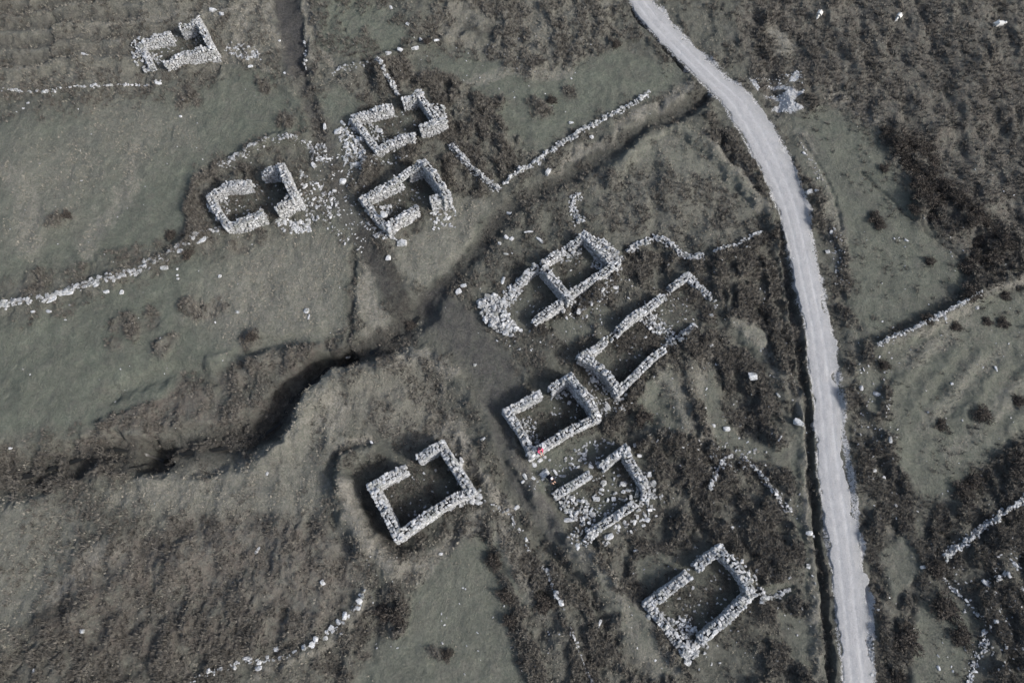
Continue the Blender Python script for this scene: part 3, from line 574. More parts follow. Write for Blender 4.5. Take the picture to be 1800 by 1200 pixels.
class Stones:
    def __init__(s): s.c = []; s.z = []; s.r = []; s.sh = []
    def add(s, c, size, rz, tilt=0.1, shade=None):
        s.c.append(c); s.z.append(size); s.r.append((random.gauss(0, tilt), random.gauss(0, tilt), rz)); s.sh.append(random.betavariate(0.8, 0.75) if shade is None else shade)
    def arrays(s, origin=(0, 0, 0)):
        c = np.array(s.c)-np.array(origin); z = np.array(s.z); r = np.array(s.r); sh = np.array(s.sh); n = len(c)
        t = TPL[RNG.integers(0, len(TPL), n)]*z[:, None, :]
        cx, sx = np.cos(r[:, 0]), np.sin(r[:, 0]); cy, sy = np.cos(r[:, 1]), np.sin(r[:, 1]); cz, sz = np.cos(r[:, 2]), np.sin(r[:, 2])
        x, y, w = t[..., 0], t[..., 1], t[..., 2]
        y, w = y*cx[:, None]-w*sx[:, None], y*sx[:, None]+w*cx[:, None]
        x, w = x*cy[:, None]+w*sy[:, None], -x*sy[:, None]+w*cy[:, None]
        x, y = x*cz[:, None]-y*sz[:, None], x*sz[:, None]+y*cz[:, None]
        v = np.stack([x, y, w], -1)+c[:, None, :]; k = TPL.shape[1]
        f = (C2F[None]+np.arange(n)[:, None, None]*k).reshape(-1, 4)
        return v.reshape(-1, 3), f, np.repeat(sh, k)
    def build(s, name, parent=None, origin=(0, 0, 0), extra=None):
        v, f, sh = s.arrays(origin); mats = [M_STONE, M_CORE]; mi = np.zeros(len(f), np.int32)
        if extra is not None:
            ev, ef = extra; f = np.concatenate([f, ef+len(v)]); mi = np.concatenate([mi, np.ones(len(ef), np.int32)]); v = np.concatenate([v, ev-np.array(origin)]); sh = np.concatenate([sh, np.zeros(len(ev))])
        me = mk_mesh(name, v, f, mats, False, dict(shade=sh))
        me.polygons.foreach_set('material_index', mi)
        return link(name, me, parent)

def resample(pts, step):
    pts = np.array(pts, float); d = np.r_[0, np.cumsum(np.linalg.norm(np.diff(pts[:, :2], axis=0), axis=1))]
    return pts, d
def wall(run, width, parent, origin, name='wall', rag=0.14, opening=None, big=1.0):
    """run: plan points of the wall top with heights. Two faces of coursed stones round a dark core."""
    pts = np.array([(*W(x, y, h), h) for x, y, h in run]); pts, d = resample(pts, 0)
    L = d[-1]; S = Stones(); sd = random.randint(0, 9999)
    def at(s): return np.array([np.interp(s, d, pts[:, k]) for k in range(3)])
    def dirn(s):
        a = at(max(0, s-0.2)); b = at(min(L, s+0.2)); v = b[:2]-a[:2]; return v/np.linalg.norm(v)
    def hh(s):
        b = at(s)[2]; q = vnoise(np.array([s*1.3]), np.array([0.0]), sd)[0]-0.5; q2 = vnoise(np.array([s*4.0]), np.array([5.0]), sd)[0]-0.5
        return b+(q*1.4+q2*0.8)*rag*(0.6+0.4*b)
    z = -0.25; mid = at(L/2); gz = float(height(mid[0], mid[1])[0])
    z = gz-0.3; 
    while z < pts[:, 2].max()+0.4:
        ch = random.uniform(0.10, 0.19)*big
        for side in (-1, 1, 0):
            s = -random.uniform(0, 0.12)
            while s < L:
                ln = random.uniform(0.16, 0.52)*big; sc = min(max(s+ln/2, 0), L); h = hh(sc)
                top = z+ch
                if top < h+0.05:
                    last = top > h-0.18
                    p = at(sc); t = dirn(sc); n = np.array([-t[1], t[0]])
                    bat = 0.05*(h-z)
                    if side == 0 and not (top > h-0.20): s += ln; continue
                    dep = width*(random.uniform(0.30, 0.46) if side else random.uniform(0.22, 0.38))
                    off = side*(width/2+bat-dep/2)+random.gauss(0, 0.02 if not last else 0.04)
                    if opening and opening[0] < sc < opening[1] and z < opening[2]: s += ln; continue
                    c = (p[0]+n[0]*off, p[1]+n[1]*off, z+ch/2+(random.uniform(-0.10, 0.05) if last else 0))
                    S.add(c, (ln-0.055, dep-0.03, ch*(1.0 if not last else random.uniform(0.8, 1.25))), math.atan2(t[1], t[0])+random.gauss(0, 0.05 if not last else 0.16), 0.04 if not last else 0.10)
                s += ln
        z += ch*0.97
    # capping: stones laid across the wall head
    s = 0
    while s < L:
        ln = random.uniform(0.12, 0.34)*big
        if random.random() < 0.38:
            h = hh(s); p = at(s); t = dirn(s); n = np.array([-t[1], t[0]]); off = random.uniform(-0.3, 0.3)*width
            S.add((p[0]+n[0]*off, p[1]+n[1]*off, h-0.01), (ln*.9, random.uniform(0.25, 0.62)*big, random.uniform(0.08, 0.17)), math.atan2(t[1], t[0])+random.gauss(0, 0.4), 0.16)
        s += ln
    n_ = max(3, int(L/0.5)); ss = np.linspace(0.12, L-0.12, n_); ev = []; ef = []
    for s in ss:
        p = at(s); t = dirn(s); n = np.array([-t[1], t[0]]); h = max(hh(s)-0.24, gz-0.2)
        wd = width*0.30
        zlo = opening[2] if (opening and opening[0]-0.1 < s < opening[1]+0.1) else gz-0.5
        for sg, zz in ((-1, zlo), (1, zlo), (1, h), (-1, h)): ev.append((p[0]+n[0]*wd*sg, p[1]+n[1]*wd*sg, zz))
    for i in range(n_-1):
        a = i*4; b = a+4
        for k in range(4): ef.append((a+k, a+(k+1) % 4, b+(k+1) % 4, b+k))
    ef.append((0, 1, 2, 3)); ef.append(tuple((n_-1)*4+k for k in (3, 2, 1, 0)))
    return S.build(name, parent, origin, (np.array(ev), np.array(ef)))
def in_poly(pts, x, y):
    c = False; n = len(pts)
    for i in range(n):
        x0, y0 = pts[i]; x1, y1 = pts[(i+1) % n]
        if (y0 > y) != (y1 > y) and x < (x1-x0)*(y-y0)/(y1-y0)+x0: c = not c
    return c
def heap(S, poly, n, size, hmax=0.4, edge=0.5):
    xs_ = [p[0] for p in poly]; ys_ = [p[1] for p in poly]; cx = sum(xs_)/len(xs_); cy = sum(ys_)/len(ys_); k = 0; tries = 0
    while k < n and tries < n*40:
        tries += 1
        x = random.uniform(min(xs_), max(xs_)); y = random.uniform(min(ys_), max(ys_))
        if not in_poly(poly, x, y): continue
        d = max(abs(x-cx)/(max(xs_)-min(xs_)), abs(y-cy)/(max(ys_)-min(ys_)))*2
        wx, wy = W(x, y); z = float(height(wx, wy)[0])+random.random()*hmax*max(0.1, 1-edge*d)
        a = size[0]+(size[1]-size[0])*random.random()**1.6; S.add((wx, wy, z+a*0.10), (a*random.uniform(0.9, 1.5), a*random.uniform(0.6, 1.0), a*random.uniform(0.3, 0.6)), random.uniform(0, 3.14), 0.28); k += 1
def tumble(S, line, n, width, size, hmax=0.35, align=0.5, sink=0.0, shade=None):
    pts = np.array([W(*p) for p in line]); d = np.r_[0, np.cumsum(np.linalg.norm(np.diff(pts, axis=0), axis=1))]
    for _ in range(n):
        s = random.uniform(0, d[-1]); x = np.interp(s, d, pts[:, 0]); y = np.interp(s, d, pts[:, 1]); x2 = np.interp(s+0.1, d, pts[:, 0]); y2 = np.interp(s+0.1, d, pts[:, 1])
        x0 = np.interp(s-0.1, d, pts[:, 0]); y0 = np.interp(s-0.1, d, pts[:, 1])
        t = math.atan2(y2-y0, x2-x0); o = random.gauss(0, width*0.42); o = max(-width*1.3, min(width*1.3, o))
        px_, py_ = x-math.sin(t)*o, y+math.cos(t)*o
        zz = float(height(px_, py_)[0]); hh = hmax*max(0, 1-(o/width)**2)
        a = random.uniform(*size)*random.choice((0.7, 1, 1, 1.35)); S.add((px_, py_, zz+random.random()*hh+a*(0.08-sink)), (a*random.uniform(0.9, 1.5), a*random.uniform(0.55, 0.9), a*random.uniform(0.35, 0.65)), t+random.gauss(0, 0.5) if random.random() < align else random.uniform(0, 3.14), 0.2, None if shade is None else shade*random.random())

HOUSES = [
 dict(n='A', c=(300,85), label='ruined stone cottage at the top left with a collapsed rounded left end', w=0.72,
   runs=[[(348,36,1.9),(358,57,1.9),(367,76,1.8)], [(348,36,1.9),(332,41,1.8),(316,47,1.6)], [(298,58,1.6),(273,62,1.5),(252,71,1.1),(247,78,.8)],
         [(371,83,1.8),(349,87,1.7),(327,92,1.5),(306,100,1.3),(290,111,1.1)], [(247,78,.8),(258,101,.7),(266,117,.6)]],
   heaps=[([(236,85),(250,72),(262,95),(275,118),(285,125),(262,130),(244,120),(235,100)], 150, (.2,.5), .6), ([(265,90),(285,100),(280,118),(262,100)], 45, (.15,.4), .2)]),
 dict(n='B', c=(695,212), label='ruined stone cottage with a field wall joining its upper side by the doorway', w=0.78,
   runs=[[(736,162,1.8),(745,176,1.6),(756,194,1.4),(769,206,1.4)], [(707,174,1.6),(722,169,1.7),(736,162,1.9)], [(689,183,1.7),(665,191,1.5),(640,199,1.2),(625,204,.9)],
         [(621,208,.9),(640,231,.9),(660,260,.9)], [(664,262,.9),(685,250,1.0),(715,238,1.2),(727,238,1.2)], [(737,222,1.7),(758,215,1.8),(777,210,1.6)]],
   heaps=[([(752,186),(775,190),(790,205),(780,215),(765,208)], 110, (.2,.5), 1.0), ([(640,215),(668,225),(680,245),(660,252),(640,228)], 60, (.15,.4), .25), ([(602,225),(620,215),(648,262),(640,275),(620,262)], 60, (.2,.6), .3)]),
 dict(n='C', c=(445,345), label='tall ruined cottage right of the large green field, doorways in both long walls', w=0.78,
   runs=[[(494,291,2.4),(503,316,2.8),(515,340,2.7)], [(492,292,2.3),(475,295,2.0),(461,306,1.3)], [(438,318,1.7),(411,322,1.6),(394,327,1.2),(372,341,1.0)],
         [(368,345,1.1),(379,368,1.2),(399,395,1.3)], [(402,397,1.3),(425,388,1.6),(460,373,1.8)], [(483,366,2.0),(499,353,2.3),(514,343,2.6)]],
   heaps=[([(362,355),(372,350),(395,390),(388,398),(368,375)], 55, (.2,.5), .5), ([(380,345),(400,340),(400,360),(410,385),(398,378)], 40, (.15,.4), .2)]),
 dict(n='D', c=(712,345), label='tall ruined cottage with its doorway lintel in place and slabs fallen inside', w=0.78,
   runs=[[(744,284,2.2),(716,300,1.9),(700,314,1.8),(670,330,1.6),(641,347,1.2)], [(745,285,2.3),(761,301,2.8),(776,324,2.6),(783,340,2.2)], [(756,350,1.8),(770,344,2.0),(784,340,2.2)],
         [(733,361,1.7),(708,376,1.5),(686,396,1.3)], [(642,352,1.1),(658,378,1.1),(682,400,1.3)]], open0=(2.05, 3.0, 1.35),
   heaps=[([(632,352),(645,340),(655,372),(680,400),(690,412),(668,398),(640,372)], 70, (.2,.55), .45), ([(668,365),(690,360),(690,380),(675,385)], 35, (.2,.5), .3)]),
 dict(n='E', c=(970,728), label='roofless stone house with a person in pink on its lower left corner', w=0.80,
   runs=[[(892,721,1.4),(917,709,1.4),(949,691,1.5)], [(968,684,1.7),(985,672,1.8),(1001,662,2.0)], [(1004,662,2.1),(1023,684,2.9),(1039,703,2.6),(1048,731,1.7)],
         [(1048,733,1.6),(1000,757,1.5),(948,788,1.5),(936,797,1.5)], [(892,723,1.5),(913,754,1.4),(935,795,1.5)]],
   heaps=[([(915,735),(930,730),(950,770),(945,785),(930,775)], 55, (.15,.42), .25), ([(972,692),(985,688),(1000,695),(998,702),(978,702)], 12, (.2,.6), .15), ([(1048,715),(1058,735),(1052,745),(1044,730)], 20, (.2,.5), .4)]),
 dict(n='F', c=(740,862), label='intact rectangle of roofless stone walls standing alone left of the trodden path', w=0.88,
   runs=[[(733,805,1.9),(753,793,2.0),(773,782,2.0)], [(713,822,1.8),(680,839,1.8),(656,853,1.9)], [(775,782,2.0),(798,817,2.1),(826,861,2.0)],
         [(826,863,1.8),(797,876,1.8),(760,899,1.8),(703,938,1.9)], [(654,857,2.0),(677,900,2.0),(697,941,2.0)]],
   heaps=[([(820,858),(845,868),(846,885),(820,888),(800,895),(812,875)], 45, (.25,.65), .4), ([(800,795),(815,805),(812,825),(800,815)], 16, (.25,.6), .25)]),
 dict(n='G', c=(970,500), label='double stone ruin split by a cross wall, broad stone heap at its left end', w=0.80,
   runs=[[(1028,411,1.4),(1050,434,1.5),(1074,458,1.4),(1082,463,1.3)], [(1026,413,1.3),(1008,427,1.0),(1000,433,.6)], [(984,443,1.2),(972,448,1.4),(956,458,1.5)],
         [(944,465,1.4),(922,485,1.0),(903,507,.5),(892,524,.25)], [(955,468,1.8),(977,493,1.8),(999,521,1.7)], [(1000,516,1.2),(1030,498,1.3),(1054,482,1.2),(1080,465,1.3)], [(988,529,1.3),(966,544,1.2),(940,564,1.0)]],
   heaps=[([(841,533),(866,518),(890,529),(893,551),(912,577),(900,593),(872,584),(848,566)], 520, (.2,.62), .8), ([(1030,412),(1060,425),(1092,452),(1088,470),(1070,455),(1045,432)], 170, (.18,.45), 1.0),
          ([(975,445),(1010,428),(1025,440),(1015,455),(985,465)], 100, (.18,.45), .35), ([(1045,450),(1070,462),(1060,475),(1040,470)], 45, (.2,.5), .3), ([(885,515),(920,480),(945,475),(925,500),(905,530),(892,538)], 150, (.18,.45), .4)]),
 dict(n='I', c=(1130,580), label='long broken stone ruin overgrown inside with dark heather', w=0.78,
   runs=[[(1023,625,1.7),(1045,614,1.4),(1053,608,1.2),(1064,597,1.3)], [(1087,579,1.3),(1114,554,1.4),(1137,541,1.2),(1164,520,1.1)], [(1179,504,.7),(1193,495,.8),(1208,484,1.0)],
         [(1209,484,.9),(1231,503,.6),(1250,525,.35)], [(1025,627,1.8),(1047,637,1.9),(1070,658,1.9),(1087,684,1.6)], [(1088,686,1.5),(1114,662,1.5),(1143,631,1.4),(1168,613,1.0)], [(1203,590,.4),(1221,572,.5)]],
   heaps=[([(1120,560),(1145,550),(1152,570),(1185,585),(1180,602),(1150,590)], 170, (.15,.42), .4), ([(1018,632),(1030,640),(1080,685),(1075,695),(1045,672)], 70, (.18,.45), .4), ([(1160,616),(1172,600),(1215,572),(1226,568),(1205,600)], 130, (.15,.4), .45), ([(1162,524),(1180,502),(1186,508),(1168,530)], 25, (.15,.4), .3), ([(1240,508),(1262,535),(1256,545),(1236,520)], 50, (.15,.35), .3), ([(1145,545),(1175,570),(1190,590),(1170,590),(1140,565)], 60, (.12,.35), .2),
          ([(1062,600),(1078,582),(1090,590),(1075,602)], 25, (.2,.45), .3), ([(1070,690),(1090,690),(1105,700),(1085,708)], 22, (.2,.5), .25), ([(1200,480),(1225,495),(1212,503),(1200,492)], 60, (.18,.4), .6)]),
 dict(n='H', c=(1060,872), label='tumbled stone house with loose rubble filling its lower left end', w=0.82,
   runs=[[(1058,822,1.3),(1078,804,1.5),(1098,789,1.6)], [(1038,832,1.2),(1018,845,1.1),(998,857,1.0),(976,871,.6)], [(1098,789,1.6),(1113,817,1.6),(1131,846,1.4)],
         [(1131,848,1.3),(1138,864,.9),(1135,880,.8)], [(1117,885,.9),(1083,908,.8),(1043,933,.55)], [(1043,938,.5),(1022,962,.45)]],
   heaps=[([(983,878),(1000,868),(1033,880),(1045,908),(1030,920),(1000,911),(985,895)], 150, (.2,.5), .25), ([(1122,840),(1148,850),(1155,875),(1150,905),(1125,905),(1105,880),(1108,868)], 62, (.25,.55), .5),
          ([(994,930),(1015,925),(1045,930),(1030,960),(1008,965),(998,945)], 34, (.2,.5), .15), ([(1035,840),(1075,825),(1110,850),(1100,880),(1060,905),(1045,880)], 34, (.2,.55), .15), ([(1020,905),(1060,885),(1070,900),(1050,925),(1030,930)], 34, (.18,.45), .15)]),
 dict(n='J', c=(1235,1055), label='lowest stone ruin, rubble spilling from its bottom corner', w=0.90,
   runs=[[(1144,1061,1.3),(1178,1036,1.2),(1211,1011,1.1)], [(1224,998,1.0),(1245,981,1.3),(1266,968,1.5)], [(1268,970,1.6),(1297,996,1.6),(1312,1018,1.5),(1321,1040,1.4)],
         [(1321,1045,1.4),(1280,1087,1.3),(1234,1124,1.1)], [(1142,1063,1.1),(1168,1097,.8),(1193,1130,.6),(1206,1148,.7)]],
   heaps=[([(1190,1140),(1215,1128),(1240,1125),(1245,1145),(1220,1155),(1208,1160)], 60, (.3,.75), .5), ([(1160,1070),(1175,1085),(1215,1085),(1225,1110),(1212,1130),(1190,1115),(1165,1090)], 130, (.18,.42), .25),
          ([(1325,1000),(1345,1040),(1335,1060),(1322,1045)], 30, (.25,.55), .25), ([(1262,962),(1300,985),(1325,1030),(1310,1025),(1280,985)], 50, (.18,.4), 1.5)]),
]
for hd in HOUSES:
    ox, oy = W(*hd['c']); org = (ox, oy, 0.0)
    e = tag(empty('ruined_cottage', org), hd['label'], 'ruin', 'roofless stone cottages of the deserted village')
    ends = [tuple(p[:2]) for rr in hd['runs'] for p in (rr[0], rr[-1])]
    for k, run in enumerate(hd['runs']):
        run = [list(p) for p in run]
        for e0, e1 in ((0, 1), (-1, -2)):
            if sum(math.hypot(run[e0][0]-q[0], run[e0][1]-q[1]) < 9 for q in ends) > 1:
                dx, dy = run[e0][0]-run[e1][0], run[e0][1]-run[e1][1]; q = math.hypot(dx, dy); ext = 0.42*hd['w']/mpp(*run[e0][:2])
                run[e0][0] += dx/q*ext; run[e0][1] += dy/q*ext
        wall(run, hd['w']*0.88, e, org, 'wall', rag=0.16, opening=hd.get('open0') if k == 0 else None)
    for hp, n, sz, hm in hd['heaps']:
        S = Stones(); heap(S, hp, int(n*0.75), (sz[0]*.7, sz[1]*.75), hm*.8); tag(S.build('collapsed_wall', e, org), kind='stuff')
    if 'open0' in hd:
        r = hd['runs'][0]; S = Stones(); pts = np.array([(*W(x, y, h), h) for x, y, h in r]); d = np.r_[0, np.cumsum(np.linalg.norm(np.diff(pts[:, :2], axis=0), axis=1))]
        s = sum(hd['open0'][:2])/2; p = [np.interp(s, d, pts[:, k]) for k in range(2)]; p2 = [np.interp(s+.3, d, pts[:, k]) for k in range(2)]; a = math.atan2(p2[1]-p[1], p2[0]-p[0])
        for off in (-.2, .2): S.add((p[0]-math.sin(a)*off, p[1]+math.cos(a)*off, hd['open0'][2]+.08), (1.6, .4, .17), a, 0.01, .6)
        S.build('lintel', e, org)

# field walls and stone lines
FW = [
 ([(-60,540),(0,536),(40,532),(80,526),(130,508),(200,490),(240,480)], 330, .45, (.30,.75), .20, 'low tumbled field wall of grey slabs crossing the left fields to the picture edge'),
 ([(240,480),(270,462),(300,447),(330,430),(362,416),(392,402)], 130, .5, (.2,.55), .3, 'broken upper stretch of field wall ending at the lower left corner of the tall cottage by the green field'),
 ([(-40,158),(5,158),(40,160),(75,164),(120,159),(155,155),(190,153),(240,150),(285,147)], 110, .25, (.2,.5), .2, 'thin line of pale stones below the ridged heath at the upper left'),
 ([(384,292),(400,285),(430,272),(450,258),(480,250),(510,247),(535,250),(552,264)], 210, .5, (.2,.55), .35, 'curved stony bank above the tall cottage by the green field'),
 ([(575,131),(610,124),(640,118),(662,112)], 60, .4, (.18,.45), .3, 'short heathery stone bank right of the sunken track'),
 ([(661,108),(672,122),(682,140),(690,152),(697,166),(703,174)], 150, .38, (.18,.5), .8, 'field wall running down to the upper doorway of the cottage below it'),
 ([(792,252),(806,272),(822,290),(838,305),(852,318),(866,326),(878,335)], 420, .48, (.15,.38), .8, 'thick rubble wall slanting down to the junction beside the stream'),
 ([(884,322),(900,312),(930,296),(960,272),(1000,246),(1040,222),(1080,202),(1112,186),(1140,164)], 380, .42, (.2,.52), .55, 'long dry stone field wall climbing from the junction to the upper right green field'),
 ([(1018,342),(1005,358),(1010,375),(1022,392)], 120, .65, (.18,.45), .25, 'low stretch of scattered wall stones above the double ruin'),
 ([(1103,441),(1128,427),(1155,416),(1176,428),(1196,446),(1216,456),(1234,450)], 260, .5, (.2,.5), .4, 'arched line of tumbled wall between the double ruin and the long broken ruin'),
 ([(1252,448),(1270,440),(1290,434),(1310,424),(1335,410)], 75, .25, (.2,.5), .35, 'straight short field wall pointing at the gravel road from the left'),
 ([(1536,610),(1580,588),(1610,576),(1640,560),(1665,547),(1690,533),(1712,518)], 320, .3, (.16,.42), .7, 'stone field wall with a dark shadowed side on the green slope right of the road'),
 ([(1655,984),(1668,968),(1690,958),(1710,940),(1730,922),(1760,902),(1800,872),(1850,836)], 430, .42, (.2,.5), .6, 'thick pale stone wall leaving the lower right edge of the picture'),
 ([(1308,802),(1328,822),(1350,848),(1372,880),(1386,900)], 110, .3, (.16,.42), .35, 'thin curved wall remnant in the heather left of the road'),
 ([(1246,862),(1252,842),(1262,822),(1272,806),(1290,800)], 90, .35, (.18,.5), .3, 'small hooked stone remnant in the heather above the lowest ruin'),
 ([(1330,1058),(1345,1052),(1365,1047),(1388,1034)], 50, .3, (.18,.45), .3, 'short stone bank running from the lowest ruin towards the road'),
 ([(953,998),(962,1008),(968,1022),(974,1040),(986,1060),(990,1070)], 26, .22, (.25,.6), .15, 'short row of large pale stones below the trodden path'),
 ([(1000,1100),(1008,1120),(1014,1140),(1028,1170),(1042,1200)], 38, .22, (.15,.4), .15, 'faint line of small stones at the bottom edge in the heather'),
 ([(1657,1012),(1680,1040),(1705,1068),(1722,1090),(1730,1102)], 60, .22, (.13,.35), .15, 'thin line of small stones curving below the thick wall at lower right'),
 ([(1700,1200),(1712,1160),(1728,1135),(1722,1110)], 80, .5, (.15,.45), .2, 'loose remains of a wall in the lower right corner heather'),
 ([(1756,1000),(1760,1010),(1740,1018),(1735,1030)], 22, .3, (.2,.5), .2, 'small knot of pale stones in the dark heather at lower right'),
 ([(645,1035),(634,1056),(612,1084),(590,1102),(560,1128),(520,1148),(470,1160),(430,1160),(385,1178),(340,1195)], 80, .3, (.16,.42), .25, 'low strip of small stones following the curved row of white boulders at lower left'),
 ([(534,70),(536,95),(537,122)], 26, .18, (.2,.45), .3, 'short stone kerb along the right side of the sunken track'),
 ([(1640,560),(1652,558),(1655,570)], 24, .35, (.15,.38), .2, 'spill of small stones below the middle of the sloping field wall'),
 ([(835,882),(870,890),(895,900),(925,950),(930,975)], 46, .5, (.14,.4), .12, 'scatter of pale path stones right of the large rectangular ruin'),
]
for line, n, w, sz, hm, lab in FW:
    low = any(k in lab for k in ('low tumbled', 'broken upper', 'curved stony', 'heathery stone'))
    S = Stones(); tumble(S, line, int(n*(0.7 if low else 1.15)), w*(1.15 if low else .85), (sz[0]*.45, sz[1]*(.6 if low else .58)), hm*(.15 if low else .7), sink=.16 if low else 0, shade=.5 if low else None); c = W(*line[len(line)//2]); org = (c[0], c[1], 0)
    o = S.build('field_wall', None, org); o.location = org; tag(o, lab, 'field wall', 'tumbled dry stone field walls')

# ------------------------------------------------------------------ single boulders
BT = []
for i in range(14):
    v = stone_template(C4V, 0.32, 0.012, 500+i); v = v+(v/np.linalg.norm(v, axis=1)[:, None])*(np.random.default_rng(900+i).normal(size=(len(v), 1))*0.012)
    BT.append(mk_mesh('boulder', v, C4F, M_STONE, False, dict(shade=np.full(len(v), 0.55+0.4*random.random()))))
NB = [0]
def boulder(px, py, a, b, ang, label, group=None, hk=0.45, zoff=0, name='boulder', cat='boulder'):
    k = mpp(px, py); x, y = W(px, py); a *= k*.92; b *= k*.92; h = min(a, b)*hk*1.6
    z = float(height(x, y)[0]); o = link(name, BT[NB[0] % len(BT)]); NB[0] += 1
    o.location = (x, y, z+h*0.10+zoff); o.scale = (a*1.05, b*1.05, h); o.rotation_euler = (random.gauss(0, .1), random.gauss(0, .1), R(-ang))
    tag(o, label, cat, group); return o
